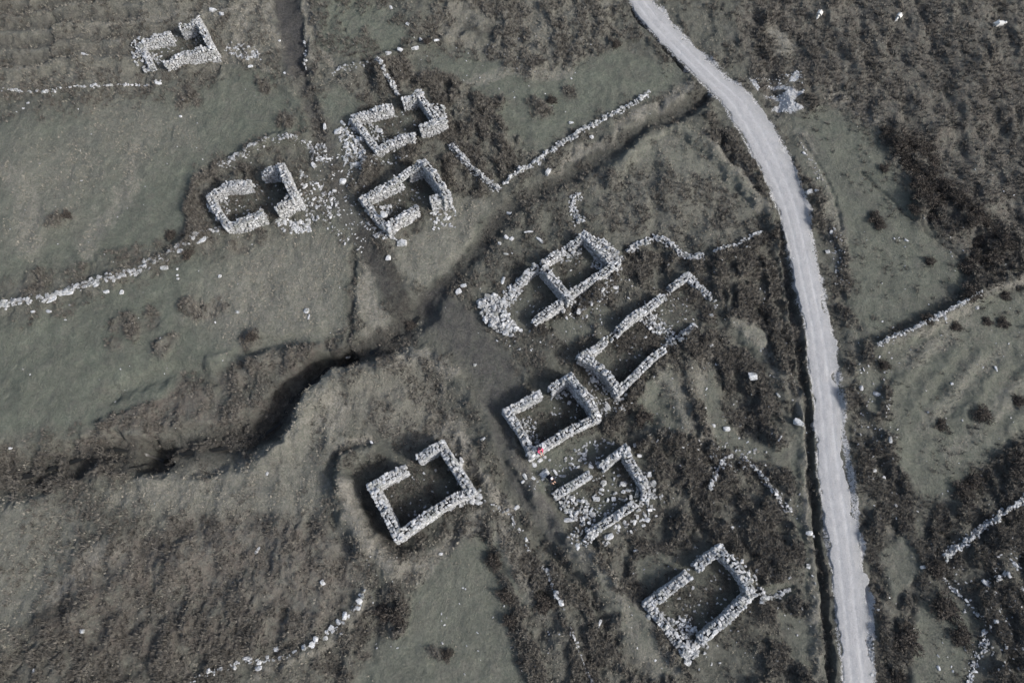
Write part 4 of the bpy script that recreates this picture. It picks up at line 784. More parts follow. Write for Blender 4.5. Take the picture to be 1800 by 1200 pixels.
B_ = [
 (155,104,13,6,10,'flat pale stone alone on the ridged heath at upper left'), (374,19,15,10,20,'large pale slab just above the top left cottage'), (392,30,9,8,0,'square pale stone right of the slab above the top left cottage'),
 (443,122,9,6,-10,'flat stone on the bank right of the top left cottage'), (437,109,8,4,0,'thin stone above the green field rim near the sunken track'), (490,70,5,4,0,'small stone lying in the sunken dark track'), (502,132,6,4,40,'small pale stone at the foot of the sunken track'),
 (316,203,6,5,0,'small white stone in the middle of the upper left green field'), (281,150,12,6,10,'cluster stone of pale rock where the thin stone line meets the top left cottage'), (40,190,5,4,0,'tiny white stone nearest the left edge under the thin stone line'), (50,182,5,4,0,'tiny pale stone just right of its twin under the thin stone line'),
 (687,13,5,8,-20,'topmost pale stone of the broken line at the top edge'), (717,47,8,6,40,'middle pale stone of the broken line below the top edge'), (740,71,6,7,50,'lowest pale stone of the broken line near the turf bank'), (684,99,11,7,-15,'rounded pale stone on the turf bank above the walled cottage'),
 (704,94,11,7,30,'second rounded stone on the turf bank above the walled cottage'), (730,89,14,7,-15,'longest pale stone on the turf bank above the walled cottage'), (768,77,10,5,-20,'pale stone at the right end of the turf bank'), (571,223,6,13,-10,'upright pale stone beside the old track left of the walled cottage'),
 (594,233,13,10,0,'broad pale block left of the rubble by the walled cottage'), (603,217,5,13,-45,'thin slanting slab left of the walled cottage'), (625,290,20,9,-5,'long white slab between the two middle cottages'), (603,319,12,11,0,'rounded pale boulder in the grass between the two tall cottages'),
 (588,336,8,7,0,'small round stone left of the tall cottage with the lintel'), (551,290,8,14,-45,'slanting pale slab above the stony ground right of the tall doorway cottage'), (630,246,13,11,20,'big grey block in the rubble left of the walled cottage'), (667,231,12,9,20,'grey boulder on the floor of the walled cottage'),
 (963,305,8,16,30,'tall pale boulder below the long field wall'), (1004,217,9,5,0,'pale stone on the green just above the long field wall'), (1039,243,8,7,0,'pale stone below the upper half of the long field wall'), (895,371,10,6,0,'flat stone in the stream gully below the wall junction'),
 (707,428,17,15,0,'largest round pale boulder in the grass below the cottage with the lintel'), (683,455,9,10,0,'white boulder left of the wet stream hollow'), (538,546,10,10,0,'white boulder alone in the lower left green field'), (543,557,4,10,0,'thin stone just below the white boulder in the lower left green field'),
 (417,548,7,6,0,'small pale stone among brown patches of the lower left green field'), (388,487,6,6,0,'small faint stone in the lower left green field near the field wall'), (313,474,4,5,0,'uppermost of three tiny stones in a column below the field wall'), (313,485,4,4,0,'middle of three tiny stones in a column below the field wall'), (314,491,5,4,0,'lowest of three tiny stones in a column below the field wall'),
 (214,514,7,9,10,'white stone below the middle of the left field wall'), (188,513,10,7,-20,'pale stone left of the white one below the left field wall'), (85,547,11,6,10,'pale flat stone below the left end of the field wall'), (60,549,8,5,-10,'small white stone at the foot of the field wall near the left edge'),
 (290,472,14,11,-20,'large rounded grey stone in the broken field wall'), (120,515,19,10,-10,'large grey slab in the left field wall, right one of the pair'), (92,527,20,12,-20,'large grey slab in the left field wall, left one of the pair'), (320,444,18,9,-10,'large grey slab at the bend of the broken field wall'), (360,428,20,10,-20,'large flat grey slab just below the corner of the tall doorway cottage'),
 (10,537,14,9,5,'grey slab of the field wall at the left picture edge'), (604,617,9,6,0,'white stone beside the stream at the end of the narrow ditch'), (537,675,9,8,0,'pale stone on the steep lip of the stream gully'),
 (806,514,12,10,-30,'bigger white stone of the pair right of the wet hollow'), (815,504,11,7,-20,'smaller white stone of the pair right of the wet hollow'), (889,449,10,4,10,'thin pale slab left of the double ruin'), (900,447,4,4,30,'tiny stone right of the thin slab left of the double ruin'),
 (890,418,9,7,30,'left stone of the pale pair on the gully bank above the double ruin'), (899,420,10,7,-40,'right stone of the pale pair on the gully bank above the double ruin'), (878,430,6,7,0,'small pale stone below the pair on the gully bank'), (929,409,17,4,-5,'long thin slab lying above the double ruin'), (949,423,17,5,45,'slanting long slab above the doorway of the double ruin'),
 (884,495,6,15,15,'upright pale slab left of the double ruin wall'), (842,530,11,5,-30,'white slab at the tip of the big stone heap'), (914,580,9,8,0,'round stone just right of the big stone heap'), (1039,537,5,11,0,'tall white stone below the double ruin'), (1082,505,11,7,0,'pale stone below the right end of the double ruin'),
 (1057,517,10,6,-45,'pale stone in the row below the double ruin'), (990,547,8,10,20,'round pale stone tight below the double ruin wall'), (1017,549,9,12,20,'broad pale stone below the middle of the double ruin'), (1320,663,17,15,0,'big round white boulder in the heather between the ruins and the road'),
 (1401,744,19,12,25,'largest white slab beside the roadside ditch'), (1278,753,13,9,0,'pale block in the heather left of the roadside slab'), (1254,748,7,6,0,'small pale stone beside the pale block in the heather'), (1366,695,4,10,-30,'thin leaning stone in dark heather below the big round boulder'), (1365,773,3,12,35,'thin pale sliver of stone in the heather near the ditch'),
 (1303,746,5,5,0,'tiny white stone right of the pale block in the heather'), (1248,610,8,6,0,'pale stone right of the long broken ruin'), (1248,556,8,6,0,'small pale stone at the upper right of the long broken ruin'), (835,642,6,5,0,'small white stone on the dark trodden ground'), (849,773,10,6,-30,'pale stone beside the trodden path above the dry grass bank'),
 (1420,341,13,9,-20,'pale stone at the right verge where the road bends'), (1432,340,8,6,0,'small stone at the right verge beyond the bend stone'), (1462,407,6,8,20,'upper pale stone on the heathery verge right of the road'), (1456,441,9,7,0,'pale rock on the heathery verge above the sloping field wall'), (1593,423,8,4,30,'small white stone in the green slope right of the road'),
 (1413,270,5,7,-40,'white stone on the verge of the upper road'), (1748,649,4,11,0,'upright sliver of stone in the right hand green field'), (1671,675,5,5,0,'tiny stone in the middle of the right hand green field'), (1560,774,6,13,10,'tall pale stone at the edge of the right hand green field'), (1540,693,13,7,25,'pale slab in the heather right of the road'), (1512,683,7,9,0,'small pale stone left of the slab in the right verge heather'),
 (1715,541,6,8,0,'small block near the right end of the sloping field wall'), (1558,839,6,8,-30,'pale stone in the right verge below the tall one'), (1537,826,11,6,0,'flat pale stone in the right verge heather'), (1574,888,5,7,-40,'small white stone in the lower right verge'), (1418,937,12,8,0,'pale block on the ditch bank beside the lower road'), (1427,943,5,5,0,'tiny stone on the ditch edge beside the pale block'),
 (1418,995,8,10,10,'pale stone on the ditch bank below the block'), (1621,996,13,6,-10,'white stone left of the thick lower right wall'), (1731,1026,9,18,-40,'large white leaning slab in dark heather at lower right'), (1775,992,7,12,-30,'curved white stone near the right edge below the thick wall'), (1789,1036,9,7,20,'pale stone touching the right edge heather'),
 (1727,1108,12,8,-30,'white block where the thin stone line ends at lower right'), (1736,1090,8,7,0,'grey stone above the white block at lower right'), (1648,1173,5,9,-20,'small white stone in the grass at the lower right'), (1531,1185,7,8,-20,'white stone on the right edge of the road at the bottom'), (1540,1071,5,4,0,'tiny pale stone on the lower right road shoulder'),
 (569,1023,9,11,-40,'rounded pale stone above the curved stone row'), (454,967,5,14,25,'thin pale stone in the brown heath at lower left'), (150,1108,8,7,0,'small pale stone in the dark lower left corner'), (62,1178,5,8,0,'tiny stone nearest the bottom left corner'), (471,832,5,8,20,'small white stone on the knoll above the brown heath'), (16,787,8,5,0,'pale stone above the gully at the left edge'),
 (908,892,11,7,-30,'pale stone on the trodden path right of the large rectangular ruin'), (1053,1095,5,15,30,'upright white slab left of the lowest ruin'), (775,973,8,5,0,'small white stone below the large rectangular ruin'), (1120,967,13,5,-5,'thin pale slab below the tumbled house'), (1071,943,15,10,-20,'white block below the lower wall of the tumbled house'),
 (923,838,6,12,-35,'white stone left of the person in black'), (919,847,7,6,-30,'second white stone left of the person in black, lower one'), (937,841,9,5,40,'grey slab beside the white stones left of the person in black'), (944,847,5,4,-20,'tiny stone between the grey slab and the pale seat boulder'), (954,842,6,5,-30,'white stone at the lower edge of the pale seat boulder'),
 (957,833,17,13,-40,'broad pale boulder on which the person in black sits'), (976,830,5,13,-35,'white slab right of the person in black'), (990,837,14,5,5,'grey slab further right of the person in black'), (939,817,9,9,0,'white stone below the lower left corner of the house with the person in pink'), (949,809,11,7,-30,'grey stone just under the wall below the person in pink'),
 (957,803,7,6,0,'round stone right of the grey one below the person in pink'), (966,808,4,4,0,'tiny stone in the grass below the person in pink'), (1140,834,9,10,0,'pale block at the right corner of the tumbled house'), (1148,850,10,12,-30,'tilted block outside the right corner of the tumbled house'), (1138,913,10,9,30,'pale stone below the right corner of the tumbled house'),
 (1086,925,9,10,-30,'pale stone below the lower wall of the tumbled house'), (1115,918,6,10,0,'oval stone right of the pale one below the tumbled house'), (1095,850,12,10,0,'grey boulder inside the tumbled house near its right wall'), (1048,877,12,9,0,'dark grey boulder on the floor of the tumbled house'), (1096,864,6,7,0,'white stone inside the tumbled house below the grey boulder'),
 (1078,877,9,8,0,'pale stone on the floor of the tumbled house'), (1093,878,13,5,20,'long white stone inside the tumbled house'), (1038,820,11,8,20,'grey stone in the doorway approach of the tumbled house'), (1027,799,9,9,0,'round stone above the doorway of the tumbled house'), (1027,807,7,6,0,'smaller round stone just below the one above the tumbled house doorway'),
 (1124,800,9,7,0,'round pale stone right of the upper corner of the tumbled house'), (1116,782,6,8,0,'white stone above the upper corner of the tumbled house'), (1002,913,26,8,-5,'large flat slab in the rubble of the tumbled house'), (1208,1163,13,12,30,'white boulder at the very tip below the lowest ruin'), (1138,1083,8,10,0,'pale stone left of the corner of the lowest ruin'),
 (1284,928,6,6,0,'pale stone in the heather above the lowest ruin'), (1345,1050,11,9,0,'pale block right of the lowest ruin'), (1068,715,9,14,-30,'slab leaning outside the right corner of the house with the high gable'), (1040,668,11,10,0,'grey block between the high gable and the long broken ruin'), (1000,708,7,8,30,'grey stone on the floor of the house with the high gable'),
 (843,862,10,7,-40,'pale slab at the right corner of the large rectangular ruin'), (841,882,10,8,0,'round stone below the right corner of the large rectangular ruin'), (796,893,14,5,-40,'thin grey slab outside the lower wall of the large rectangular ruin'), (655,780,4,12,-30,'thin pale sliver on the knoll left of the rectangular ruin'),
 (636,1045,10,6,20,'uppermost wedge stone of the curved stone row at lower left'), (633,1055,12,9,40,'second stone from the top of the curved stone row'), (630,1068,10,7,20,'third stone from the top of the curved stone row'), (608,1081,9,14,0,'fourth and largest stone from the top of the curved stone row'), (596,1092,11,9,40,'fifth stone from the top of the curved stone row'), (584,1103,10,10,30,'sixth stone from the top of the curved stone row'),
 (575,1109,6,6,0,'seventh stone from the top of the curved stone row'), (573,1121,10,8,-20,'eighth stone from the top, set just inside the curved stone row'), (559,1121,9,9,0,'ninth stone from the top of the curved stone row'), (553,1131,9,11,-30,'tenth stone from the top of the curved stone row'), (538,1136,7,11,-20,'eleventh stone from the top of the curved stone row'),
 (521,1143,9,5,-30,'twelfth stone from the top of the curved stone row'), (486,1140,10,9,0,'lone white stone left of the curved stone row'), (471,1155,6,9,0,'small dark-edged stone left of the lone white one at lower left'), (438,1155,18,7,0,'long pale stone at the left end of the stone row'), (458,1163,8,8,0,'upper stone of the small pair under the stone row'), (457,1173,13,8,-10,'lower broad stone of the small pair under the stone row'),
 (371,1177,8,8,-30,'leftmost pale stone near the bottom edge'), (388,1175,7,5,0,'small stone right of the leftmost one near the bottom edge'), (603,1112,8,5,-20,'small pale stone inside the bend of the curved row'),
 (962,1003,10,10,30,'top white block of the short stone row below the path'), (977,1044,9,15,0,'largest white block of the short stone row below the path'), (985,1058,9,12,-20,'lowest white block of the short stone row below the path'),
]
for t in B_: boulder(*t, hk=.2 if 'grey slab' in t[5] or 'grey stone in the broken' in t[5] else .45)
# slabs fallen inside the cottage with the lintel, standing on its floor
boulder(672,366,13,5,10,'upper of two pale slabs fallen inside the cottage with the lintel', hk=.6); boulder(679,376,14,5,12,'lower of two pale slabs fallen inside the cottage with the lintel', hk=.6)
boulder(679,390,12,12,20,'large white block on the lower left corner of the cottage with the lintel', zoff=1.25)
# loose stones: the larger ones are things, the small rest is one rubble object
ZONES = [
 ([(528,300),(556,320),(600,355),(598,385),(540,392),(528,345)], 26, 90, (.22,.5), 'loose pale stone in the spread right of the tall doorway cottage'),
 ([(484,388),(545,385),(548,408),(500,412)], 26, 70, (.22,.5), 'loose pale stone below the right doorway of the tall cottage'),
 ([(597,222),(622,240),(648,275),(640,300),(605,285),(598,250)], 18, 90, (.22,.55), 'loose pale stone in the spread left of the walled cottage'),
 ([(540,245),(575,255),(580,285),(548,290)], 8, 60, (.2,.45), 'loose stone at the end of the stony bank by the old track'),
 ([(640,390),(680,400),(700,425),(660,420),(630,390)], 8, 60, (.2,.45), 'loose stone below the left corner of the cottage with the lintel'),
 ([(755,375),(800,365),(805,400),(760,405)], 7, 30, (.2,.5), 'loose stone outside the right doorway of the cottage with the lintel'),
 ([(990,535),(1090,475),(1095,510),(1040,560),(990,560)], 10, 90, (.15,.4), 'loose stone strewn below the double ruin'),
 ([(1060,420),(1100,450),(1090,480),(1075,455)], 0, 60, (.12,.35), ''),
 ([(990,800),(1060,760),(1100,770),(1050,820),(1000,830)], 14, 40, (.2,.42), 'loose stone in the grass between the gable house and the tumbled house'),
 ([(1140,840),(1165,870),(1150,920),(1060,960),(1050,930),(1120,900)], 12, 40, (.25,.5), 'loose stone scattered below the tumbled house'),
 ([(1030,655),(1060,640),(1085,700),(1100,720),(1060,735),(1040,700)], 8, 120, (.12,.4), 'loose stone in the gap between the gable house and the long broken ruin'),
 ([(905,735),(925,735),(955,780),(940,785)], 0, 40, (.12,.35), ''),
 ([(400,75),(450,85),(465,110),(420,105),(395,90)], 12, 70, (.18,.45), 'loose stone on the slope right of the top left cottage'),
 ([(1245,780),(1330,790),(1320,830),(1250,830)], 0, 50, (.12,.35), ''),
 ([(1488,880),(1506,900),(1516,980),(1522,1040),(1508,1030),(1495,940)], 0, 420, (.08,.22), ''),
 ([(1522,1090),(1532,1110),(1540,1200),(1530,1200)], 0, 120, (.08,.22), ''),
 ([(1342,169),(1365,164),(1382,163),(1380,158),(1358,152),(1350,149),(1372,150),(1392,157),(1399,165),(1414,161),(1398,173),(1394,182),(1411,193),(1398,197),(1372,195),(1356,190),(1370,184),(1374,174),(1362,169)], 0, 330, (.08,.26), 'W'), ([(1316,138),(1326,143),(1336,152),(1333,158),(1324,148)], 0, 60, (.1,.35), 'W'), ([(1396,126),(1404,128),(1403,140),(1396,146),(1386,146)], 0, 70, (.1,.32), 'W'), ([(1405,250),(1420,262),(1455,330),(1445,335)], 0, 26, (.1,.3), ''), ([(1318,140),(1410,126),(1410,150),(1330,160)], 0, 60, (.1,.3), ''),
 ([(1505,600),(1570,620),(1560,800),(1540,900),(1500,780)], 0, 90, (.1,.3), ''),
 ([(1445,380),(1475,400),(1495,500),(1470,500)], 0, 50, (.12,.35), ''),
 ([(920,800),(1000,820),(990,870),(930,860)], 0, 45, (.1,.25), ''),
 ([(0,160),(600,140),(600,600),(0,760)], 0, 70, (.1,.25), ''), ([(600,60),(1100,60),(1000,200),(620,120)], 0, 50, (.1,.25), ''),
 ([(1100,430),(1420,430),(1440,1180),(1100,1180)], 0, 260, (.1,.32), ''), ([(1500,200),(1800,300),(1800,1180),(1560,1180)], 0, 120, (.1,.28), ''),
 ([(830,500),(1090,560),(1000,650),(880,620)], 0, 90, (.1,.28), ''), ([(640,970),(1000,960),(980,1190),(650,1190)], 0, 50, (.1,.26), ''),
 ([(560,270),(640,270),(650,460),(560,400)], 0, 160, (.12,.35), ''), ([(1660,995),(1800,960),(1800,1180),(1700,1180)], 0, 130, (.1,.3), ''),
 ([(640,285),(700,265),(720,285),(650,300)], 0, 40, (.15,.35), ''),
]
for hp in HOUSE_FLOORS: ZONES.append((hp, 0, 45, (.12,.36), ''))
RB = Stones()
for poly, nbig, nsm, sz, lab in ZONES:
    x0, x1 = min(p[0] for p in poly), max(p[0] for p in poly); y0, y1 = min(p[1] for p in poly), max(p[1] for p in poly); k = 0
    while k < nbig+nsm:
        x, y = random.uniform(x0, x1), random.uniform(y0, y1)
        if not in_poly(poly, x, y): continue
        if k < nbig:
            a = random.uniform(sz[1]*0.45, sz[1]*0.85)/mpp(x, y); boulder(x, y, a*random.uniform(1, 1.5), a*random.uniform(.45, .8), random.uniform(0, 180), lab, 'loose stones: '+lab[12:], name='loose_stone', cat='stone')
        else:
            wx, wy = W(x, y); a = random.uniform(sz[0]*0.7, sz[1]*0.7); RB.add((wx, wy, float(height(wx, wy)[0])+a*.08), (a*random.uniform(.9, 1.5), a*random.uniform(.5, .9), a*random.uniform(.3, .6)), random.uniform(0, 3.14), .2, random.uniform(.85, 1.0) if lab == 'W' else None)
        k += 1
tag(RB.build('rubble'), 'small pale stones strewn over the turf around the ruins and road', 'rubble', kind='stuff')

# ------------------------------------------------------------------ vegetation
def blades(n, field, thr, lens, wid, seed, nb, spread, name, mat, label, cat, bias=0.0, area=(-62, 62, -14, 68), shade_pow=1.6):
    r = np.random.default_rng(seed); pts = []; need = n
    while need > 0:
        x = r.uniform(area[0], area[1], n*4); y = r.uniform(area[2], area[3], n*4)
        # keep to the part of the ground the camera's surroundings can see
        u_, v_ = plan(x, y); ok = (u_ > -120) & (u_ < 1920) & (v_ > -90) & (v_ < 1290)
        f = near(field, x, y); ok &= (f > thr) & (r.random(n*4) < f)
        p = np.c_[x[ok], y[ok]][:need]; pts.append(p); need -= len(p)
    p = np.concatenate(pts); z = height(p[:, 0], p[:, 1]); n = len(p)
    hd = r.uniform(0, 2*np.pi, (n, nb)); ln = r.uniform(lens[0], lens[1], (n, 1))*r.uniform(.6, 1.1, (n, nb)); lean = r.uniform(.25, 1.0, (n, nb))*spread
    cl = near(tn, p[:, 0], p[:, 1])[:, None]
    bx = p[:, 0, None]+np.cos(hd)*ln*.22; by = p[:, 1, None]+np.sin(hd)*ln*.22; bz = np.broadcast_to(z[:, None], bx.shape)-.03
    dx = np.cos(hd)*lean*ln-bias*ln*.5; dy = np.sin(hd)*lean*ln+bias*ln*.35; dz = ln*np.sqrt(np.maximum(.1, 1-lean**2*.8))
    w = wid*r.uniform(.6, 1.3, (n, nb)); sx = -np.sin(hd)*w; sy = np.cos(hd)*w
    V = np.stack([np.stack([bx-sx, by-sy, bz], -1), np.stack([bx+sx, by+sy, bz], -1), np.stack([bx+dx, by+dy, bz+dz], -1)], 2).reshape(-1, 3)
    sh = np.clip(r.random((n, 1))**shade_pow*.75+r.random((n, nb))*.35-.05, 0, 1)
    o = link(name, mk_mesh(name, V, np.arange(len(V)).reshape(-1, 3), mat, False, dict(shade=np.repeat(sh.ravel(), 3)), corners=3))
    tag(o, label, cat, kind='stuff'); return o
nog = (1-np.clip(mask['grav']*2, 0, 1))*(1-rm)*(1-0.85*np.clip(mask['path'], 0, 1))
hf = np.clip(clump*1.1+0.10*mask['heath'], 0, 1)*nog*(1-.5*np.clip(mask['peat_shade'], 0, 1))
blades(62000, hf, .05, (.16, .42), .022, 5, 15, .9, 'heather', M_HEATH, 'brown heather and rush tussocks covering the moor', 'heather', .15)
hf = hf*(1-.75*np.clip(mask['rust'], 0, 1)*(mask['heath'] < .98))
df = np.clip(mask['dry']*.9+mask['tuss']*.25+.05-.12*mask['green'], 0, 1)*nog*(1-np.clip(mask['peat_shade'], 0, 1)*.8)*(0.3+0.7*sstep(.4, .6, fbm(X, Y, 1.6, 3, 44)))*(1-.7*np.clip(mask['rust']*2, 0, 1))
blades(30000, df, .05, (.10, .26), .022, 6, 9, 1.0, 'grass', M_GRASS, 'pale dry grass tufts on banks and field edges', 'grass', .3, shade_pow=1.0)

# single dark heather bushes
def bush_mesh(seed):
    r = np.random.default_rng(seed); V = []; Fc = []; SH = []
    n = 900; ph = r.uniform(0, 2*np.pi, n); el = np.arccos(r.uniform(0, 1, n)); rad = 0.62+0.45*r.random(n)
    lob = 1+0.25*np.sin(ph*3+r.uniform(0, 6))+0.18*np.sin(ph*5+r.uniform(0, 6))+.12*np.sin(el*7+ph)
    c = np.stack([np.sin(el)*np.cos(ph), np.sin(el)*np.sin(ph), np.cos(el)*.75], -1)*(rad*lob)[:, None]
    d = c/np.linalg.norm(c, axis=1)[:, None]+r.normal(size=(n, 3))*.5; d /= np.linalg.norm(d, axis=1)[:, None]
    s = np.cross(d, r.normal(size=(n, 3))); s /= np.linalg.norm(s, axis=1)[:, None]
    w = r.uniform(.03, .06, (n, 1)); L_ = r.uniform(.14, .32, (n, 1))
    T = np.stack([c-s*w, c+s*w, c+d*L_], 1).reshape(-1, 3); sh = np.repeat(np.clip(r.random(n)**1.8, 0, 1), 3)
    core = C4V/np.linalg.norm(C4V, axis=1)[:, None]; core = core*np.array([.72, .72, .55])*(1+r.normal(size=(len(core), 1))*.09)
    q = C4F; tri = np.concatenate([q[:, [0, 1, 2]], q[:, [0, 2, 3]]])
    return mk_mesh('heather_bush', np.concatenate([core, T]), np.concatenate([tri, np.arange(len(T)).reshape(-1, 3)+len(core)]), M_BUSH, False, dict(shade=np.concatenate([np.full(len(core), .06), sh])), corners=3)
BM = [bush_mesh(i) for i in range(5)]
def bush(px, py, r, label, group=None):
    x, y = W(px, py); k = mpp(px, py)*r; o = link('heather_bush', random.choice(BM)); o.location = (x, y, float(height(x, y)[0])+.02)
    o.scale = (k*random.uniform(.9, 1.1), k*random.uniform(.9, 1.1), min(k, .8)*random.uniform(.8, 1.0)); o.rotation_euler = (0, 0, random.uniform(0, 6.28)); tag(o, label, 'bush', group)
for t in [(1545,396,10,'round dark bush alone on the green slope, left of the thicket'), (1537,384,11,'low bush touching the lone round one on the green slope'), (1633,461,9,'small round dark bush in the open green below the thicket'), (1551,300,8,'small bush at the left tip of the dark thicket'),
          (1652,748,11,'left of two dark bushes in the right hand green field'), (1722,731,16,'largest round bush in the right hand green field'), (1788,705,11,'dark bush at the right picture edge above the largest round one'), (1553,643,10,'bush at the lower end of the sloping field wall'), (1623,565,10,'bush behind the middle of the sloping field wall'),
          (1762,568,10,'bush right of the sloping field wall end'), (1700,520,17,'broad bush above the right end of the sloping field wall'), (1735,566,8,'small bush below the right end of the sloping field wall'), (1680,575,8,'small dark bush under the sloping field wall'), (1765,522,9,'round bush near the right edge on the pale bank'),
          (1660,1068,24,'biggest dark round bush near the bottom right'), (1688,1118,18,'second dark bush lower right of the biggest one'), (1590,1125,24,'dark bush right of the road near the bottom edge'), (1712,845,18,'tall dark bush above the thick lower right wall'), (1690,865,17,'dark bush left of the tall one above the thick wall'),
          (1785,820,20,'dark bush at the right edge above the thick wall'), (1580,1190,17,'dark bush cut by the bottom edge right of the road'), (1130,735,16,'round bush in the grass below the long broken ruin'), (1640,1000,13,'dark bush left of the thick wall end'),
          (118,345+35,9,'small tussock bush in the upper left green field'), (300,412,10,'brown bush above the broken field wall'), (333,450,10,'brown bush just below the bend of the field wall'), (445,595,10,'brown bush near the middle of the lower left green field'), (752,80,7,'dark bush at the end of the turf bank'), (1082,80,9,'dark bush near the upper road beside pale stones'),
          (970,178,9,'brown bush in the upper middle green field'), (720,568,9,'brown bush in the wet stream hollow'), (700,1080,17,'broad dark bush left of the bottom green field'), (675,1075,17,'dark bush left of the broad one by the bottom green field'), (785,1150,12,'brown bush in the middle of the bottom green field'),
          (870,985,15,'dark bush at the upper right of the bottom green field'), (890,1045,16,'dark bush on the right rim of the bottom green field'), (898,1090,14,'lower dark bush on the right rim of the bottom green field'), (955,1060,17,'dark bush left of the short stone row')]: bush(*t)
TH = []
for (x, y) in [(1553,240),(1568,262),(1580,248),(1595,262),(1603,255),(1583,275),(1590,290),(1612,272),(1625,262),(1640,283),(1602,300),(1618,315),(1635,300),(1605,330),(1622,342),(1640,330),(1655,345),(1608,358),(1628,365),(1648,362),(1662,330),(1598,372),(1672,352),(1690,362),(1640,385),(1710,378),
               (1728,392),(1700,400),(1745,410),(1722,425),(1762,430),(1700,470),(1715,450),(1740,455)]:
    bush(x+random.uniform(-4, 4), y+random.uniform(-4, 4), random.uniform(10, 16), 'dark heather bush in the thicket on the slope at the upper right', 'bushes of the thicket on the upper right slope')

# ------------------------------------------------------------------ people and sheep
def skin(name, verts, edges, radii, mat, parent=None, root=0, sub=2):
    me = bpy.data.meshes.new(name); me.from_pydata([tuple(v) for v in verts], edges, []); me.materials.append(mat)
    o = link(name, me, parent); md = o.modifiers.new('skin', 'SKIN'); md.use_smooth_shade = True
    for i, v in enumerate(me.skin_vertices[0].data): v.radius = (radii[i], radii[i]); v.use_root = (i == root)
    s_ = o.modifiers.new('sub', 'SUBSURF'); s_.levels = sub; s_.render_levels = sub; return o
M_SKIN = flat_mat('skin', (0.42, 0.27, 0.20), .6, .05); M_PINK = flat_mat('pink_jacket', (0.42, 0.07, 0.13), .7); M_BLACK = flat_mat('black_jacket', (0.012, 0.012, 0.018), .6)
M_JEANS = flat_mat('grey_trousers', (0.06, 0.065, 0.08), .8); M_HAIR = flat_mat('dark_hair', (0.02, 0.014, 0.01), .7); M_CAP = flat_mat('white_hat', (0.7, 0.7, 0.72), .8); M_SHOE = flat_mat('shoes', (0.05, 0.045, 0.04), .7)
M_WOOL = flat_mat('wool', (0.50, 0.49, 0.46), .95, .12); M_FACE = flat_mat('sheep_face', (0.55, 0.52, 0.48), .9)
def person(loc, rz, jacket, headm, label, lean=0.15, legs=None):
    """sitting figure; origin at the seat, facing +y"""
    root = tag(empty('person', loc), label, 'person'); root.rotation_euler = (0, 0, rz)
    sh = .55; hy = lean
    V = [(0,0,.12),(0,hy*.3,.28),(0,hy*.7,.45),(0,hy,.58),(0,hy+.01,.66),(0,hy+.03,.76),(0,hy+.045,.86)]; Rr = [.145,.13,.14,.10,.052,.085,.08]; E = [(i, i+1) for i in range(6)]
    arms = []
    for s in (-1, 1):
        b = len(V); V += [(s*.17,hy-.01,.55),(s*.23,hy+.00,.32),(s*.11,hy+.20,.22),(s*.095,hy+.25,.205),(s*.085,hy+.29,.20)]; Rr += [.06,.046,.034,.03,.026]; E += [(3,b),(b,b+1),(b+1,b+2),(b+2,b+3),(b+3,b+4)]
        for k, (dx, ln) in enumerate(((-.03,.065),(-.01,.075),(.01,.07),(.03,.055))):
            q = len(V); V += [(s*.085+dx,hy+.32,.195),(s*.085+dx,hy+.32+ln*.6,.185),(s*.085+dx*1.05,hy+.32+ln,.165)]; Rr += [.0095,.009,.008]; E += [(b+4,q),(q,q+1),(q+1,q+2)]
        q = len(V); V += [(s*.085-s*.045,hy+.27,.20),(s*.085-s*.06,hy+.31,.185)]; Rr += [.011,.009]; E += [(b+3,q),(q,q+1)]
        l = len(V); V += [(s*.10,.02,.10),(s*.13,.40,.12),(s*.12,.50,-.28),(s*.12,.62,-.31)]; Rr += [.09,.062,.045,.038]; E += [(0,l),(l,l+1),(l+1,l+2),(l+2,l+3)]
    skin('body', V, E, Rr, M_SKIN, root)
    JV = [(0,0,.10),(0,hy*.3,.28),(0,hy*.7,.45),(0,hy,.60)]; JR = [.165,.155,.165,.105]; JE = [(0,1),(1,2),(2,3)]
    for s in (-1, 1):
        b = len(JV); JV += [(s*.18,hy-.01,.55),(s*.235,hy+.00,.32),(s*.105,hy+.245,.21)]; JR += [.08,.068,.055]; JE += [(3,b),(b,b+1),(b+1,b+2)]
    skin('jacket', JV, JE, JR, jacket, root)
    TV = [(0,0,.08)]; TR = [.15]; TE = []
    for s in (-1, 1):
        l = len(TV); TV += [(s*.10,.03,.09),(s*.13,.40,.12),(s*.12,.50,-.25)]; TR += [.105,.08,.06]; TE += [(0,l),(l,l+1),(l+1,l+2)]
    skin('trousers', TV, TE, TR, legs or M_JEANS, root)
    for s in (-1, 1): skin('shoe', [(s*.12,.48,-.32),(s*.12,.58,-.33),(s*.125,.70,-.345)], [(0,1),(1,2)], [.055,.052,.042], M_SHOE, root)
    hd = (0, hy+.03, .86)
    HV = [(0,hy+.0,.93),(0,hy-.03,.88),(0,hy-.035,.80)]; skin('hair' if headm is M_HAIR else 'hat', HV, [(0,1),(1,2)], [.095,.10,.07], headm, root)
    skin('nose', [(0,hy+.115,.83),(0,hy+.135,.815)], [(0,1)], [.013,.015], M_SKIN, root, sub=1)
    for s in (-1, 1): skin('eye', [(s*.032,hy+.108,.86),(s*.032,hy+.114,.86)], [(0,1)], [.010,.009], M_HAIR, root, sub=1); skin('ear', [(s*.088,hy+.03,.84),(s*.094,hy+.025,.87)], [(0,1)], [.014,.016], M_SKIN, root, sub=1)
    skin('mouth', [(-.022,hy+.112,.79),(.022,hy+.112,.79)], [(0,1)], [.006,.006], M_PINK, root, sub=1)
    return root
x, y = W(948, 789, 1.6); person((x, y, 1.50), R(-155), M_PINK, M_HAIR, 'person in a pink jacket sitting on the lower left corner of a roofless house wall')
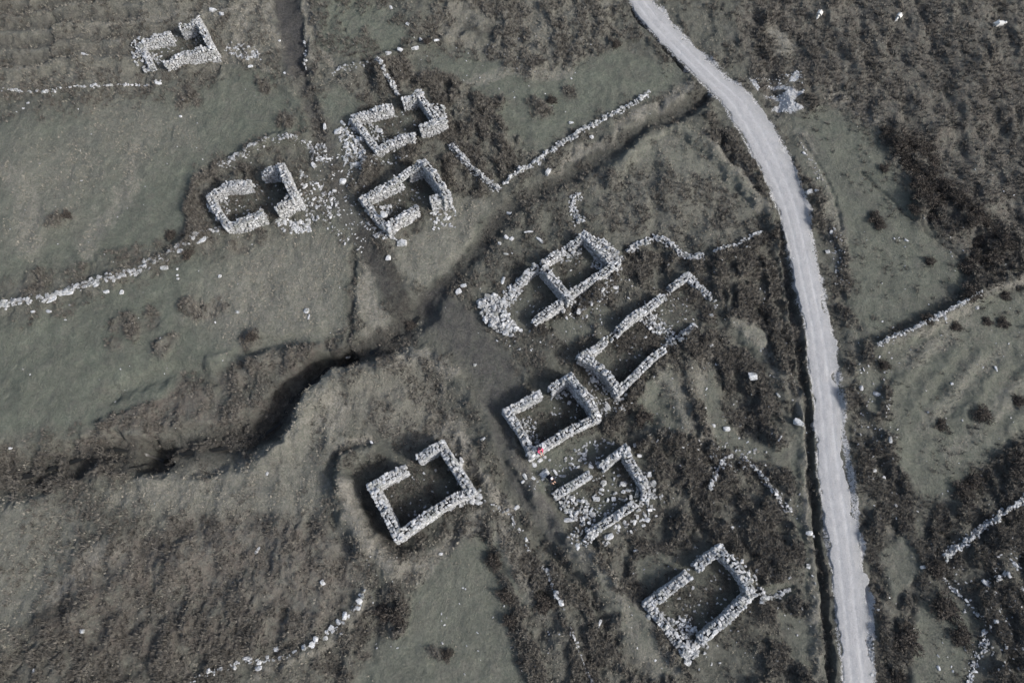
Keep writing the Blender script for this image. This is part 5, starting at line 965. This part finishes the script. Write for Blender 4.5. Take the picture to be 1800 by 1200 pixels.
x, y = W(964, 837, 0.45); person((x, y, float(height(x, y)[0])+.40), R(-140), M_BLACK, M_CAP, 'person in black with a white hat sitting on a broad pale boulder', .34, M_BLACK).scale = (1.12, 1.12, 1.0)

def sheep(px, py, rz, label, grazing=True):
    x, y = W(px, py); r = tag(empty('sheep', (x, y, float(height(x, y)[0])+.05)), label, 'sheep', 'white sheep grazing on the upper right moor'); r.rotation_euler = (0, 0, rz); r.scale = (.82, .82, .82)
    V = [(0,-.42,.62),(0,-.15,.60),(0,.15,.60),(0,.40,.64),(0,.58,.62 if grazing else .80),(0,.72,.42 if grazing else .92),(0,.86,.26 if grazing else .88)]
    Rr = [.25,.34,.35,.28,.14,.09,.06]; E = [(i, i+1) for i in range(6)]
    for s in (-1, 1):
        b = len(V); V += [(s*.13,.36,.42),(s*.13,.34,.22),(s*.13,.37,.02)]; Rr += [.075,.035,.035]; E += [(3,b),(b,b+1),(b+1,b+2)]
        b = len(V); V += [(s*.14,-.36,.46),(s*.14,-.30,.34),(s*.14,-.42,.22),(s*.14,-.38,.02)]; Rr += [.09,.055,.034,.035]; E += [(0,b),(b,b+1),(b+1,b+2),(b+2,b+3)]
        b = len(V); V += [(s*.10,.70,.46 if grazing else .98),(s*.17,.68,.45 if grazing else .97)]; Rr += [.03,.022]; E += [(5,b),(b,b+1)]
    b = len(V); V += [(0,-.62,.58),(0,-.68,.42)]; Rr += [.06,.04]; E += [(0,b),(b,b+1)]
    o = skin('body', V, E, Rr, M_WOOL, r, 2)
    tx = bpy.data.textures.new('fleece', 'CLOUDS'); tx.noise_scale = .07; d = o.modifiers.new('fleece', 'DISPLACE'); d.texture = tx; d.strength = .03
    skin('muzzle', [V[5], V[6]], [(0,1)], [.088,.06], M_FACE, r, sub=1)
sheep(1437, 31, R(150), 'leftmost of the three white sheep, standing head down on the heather near the top edge')
sheep(1576, 35, R(140), 'middle one of the three white sheep on the heather near the top edge')
sheep(1750, 48, R(-100), 'rightmost of the three white sheep, near the top right corner', False)
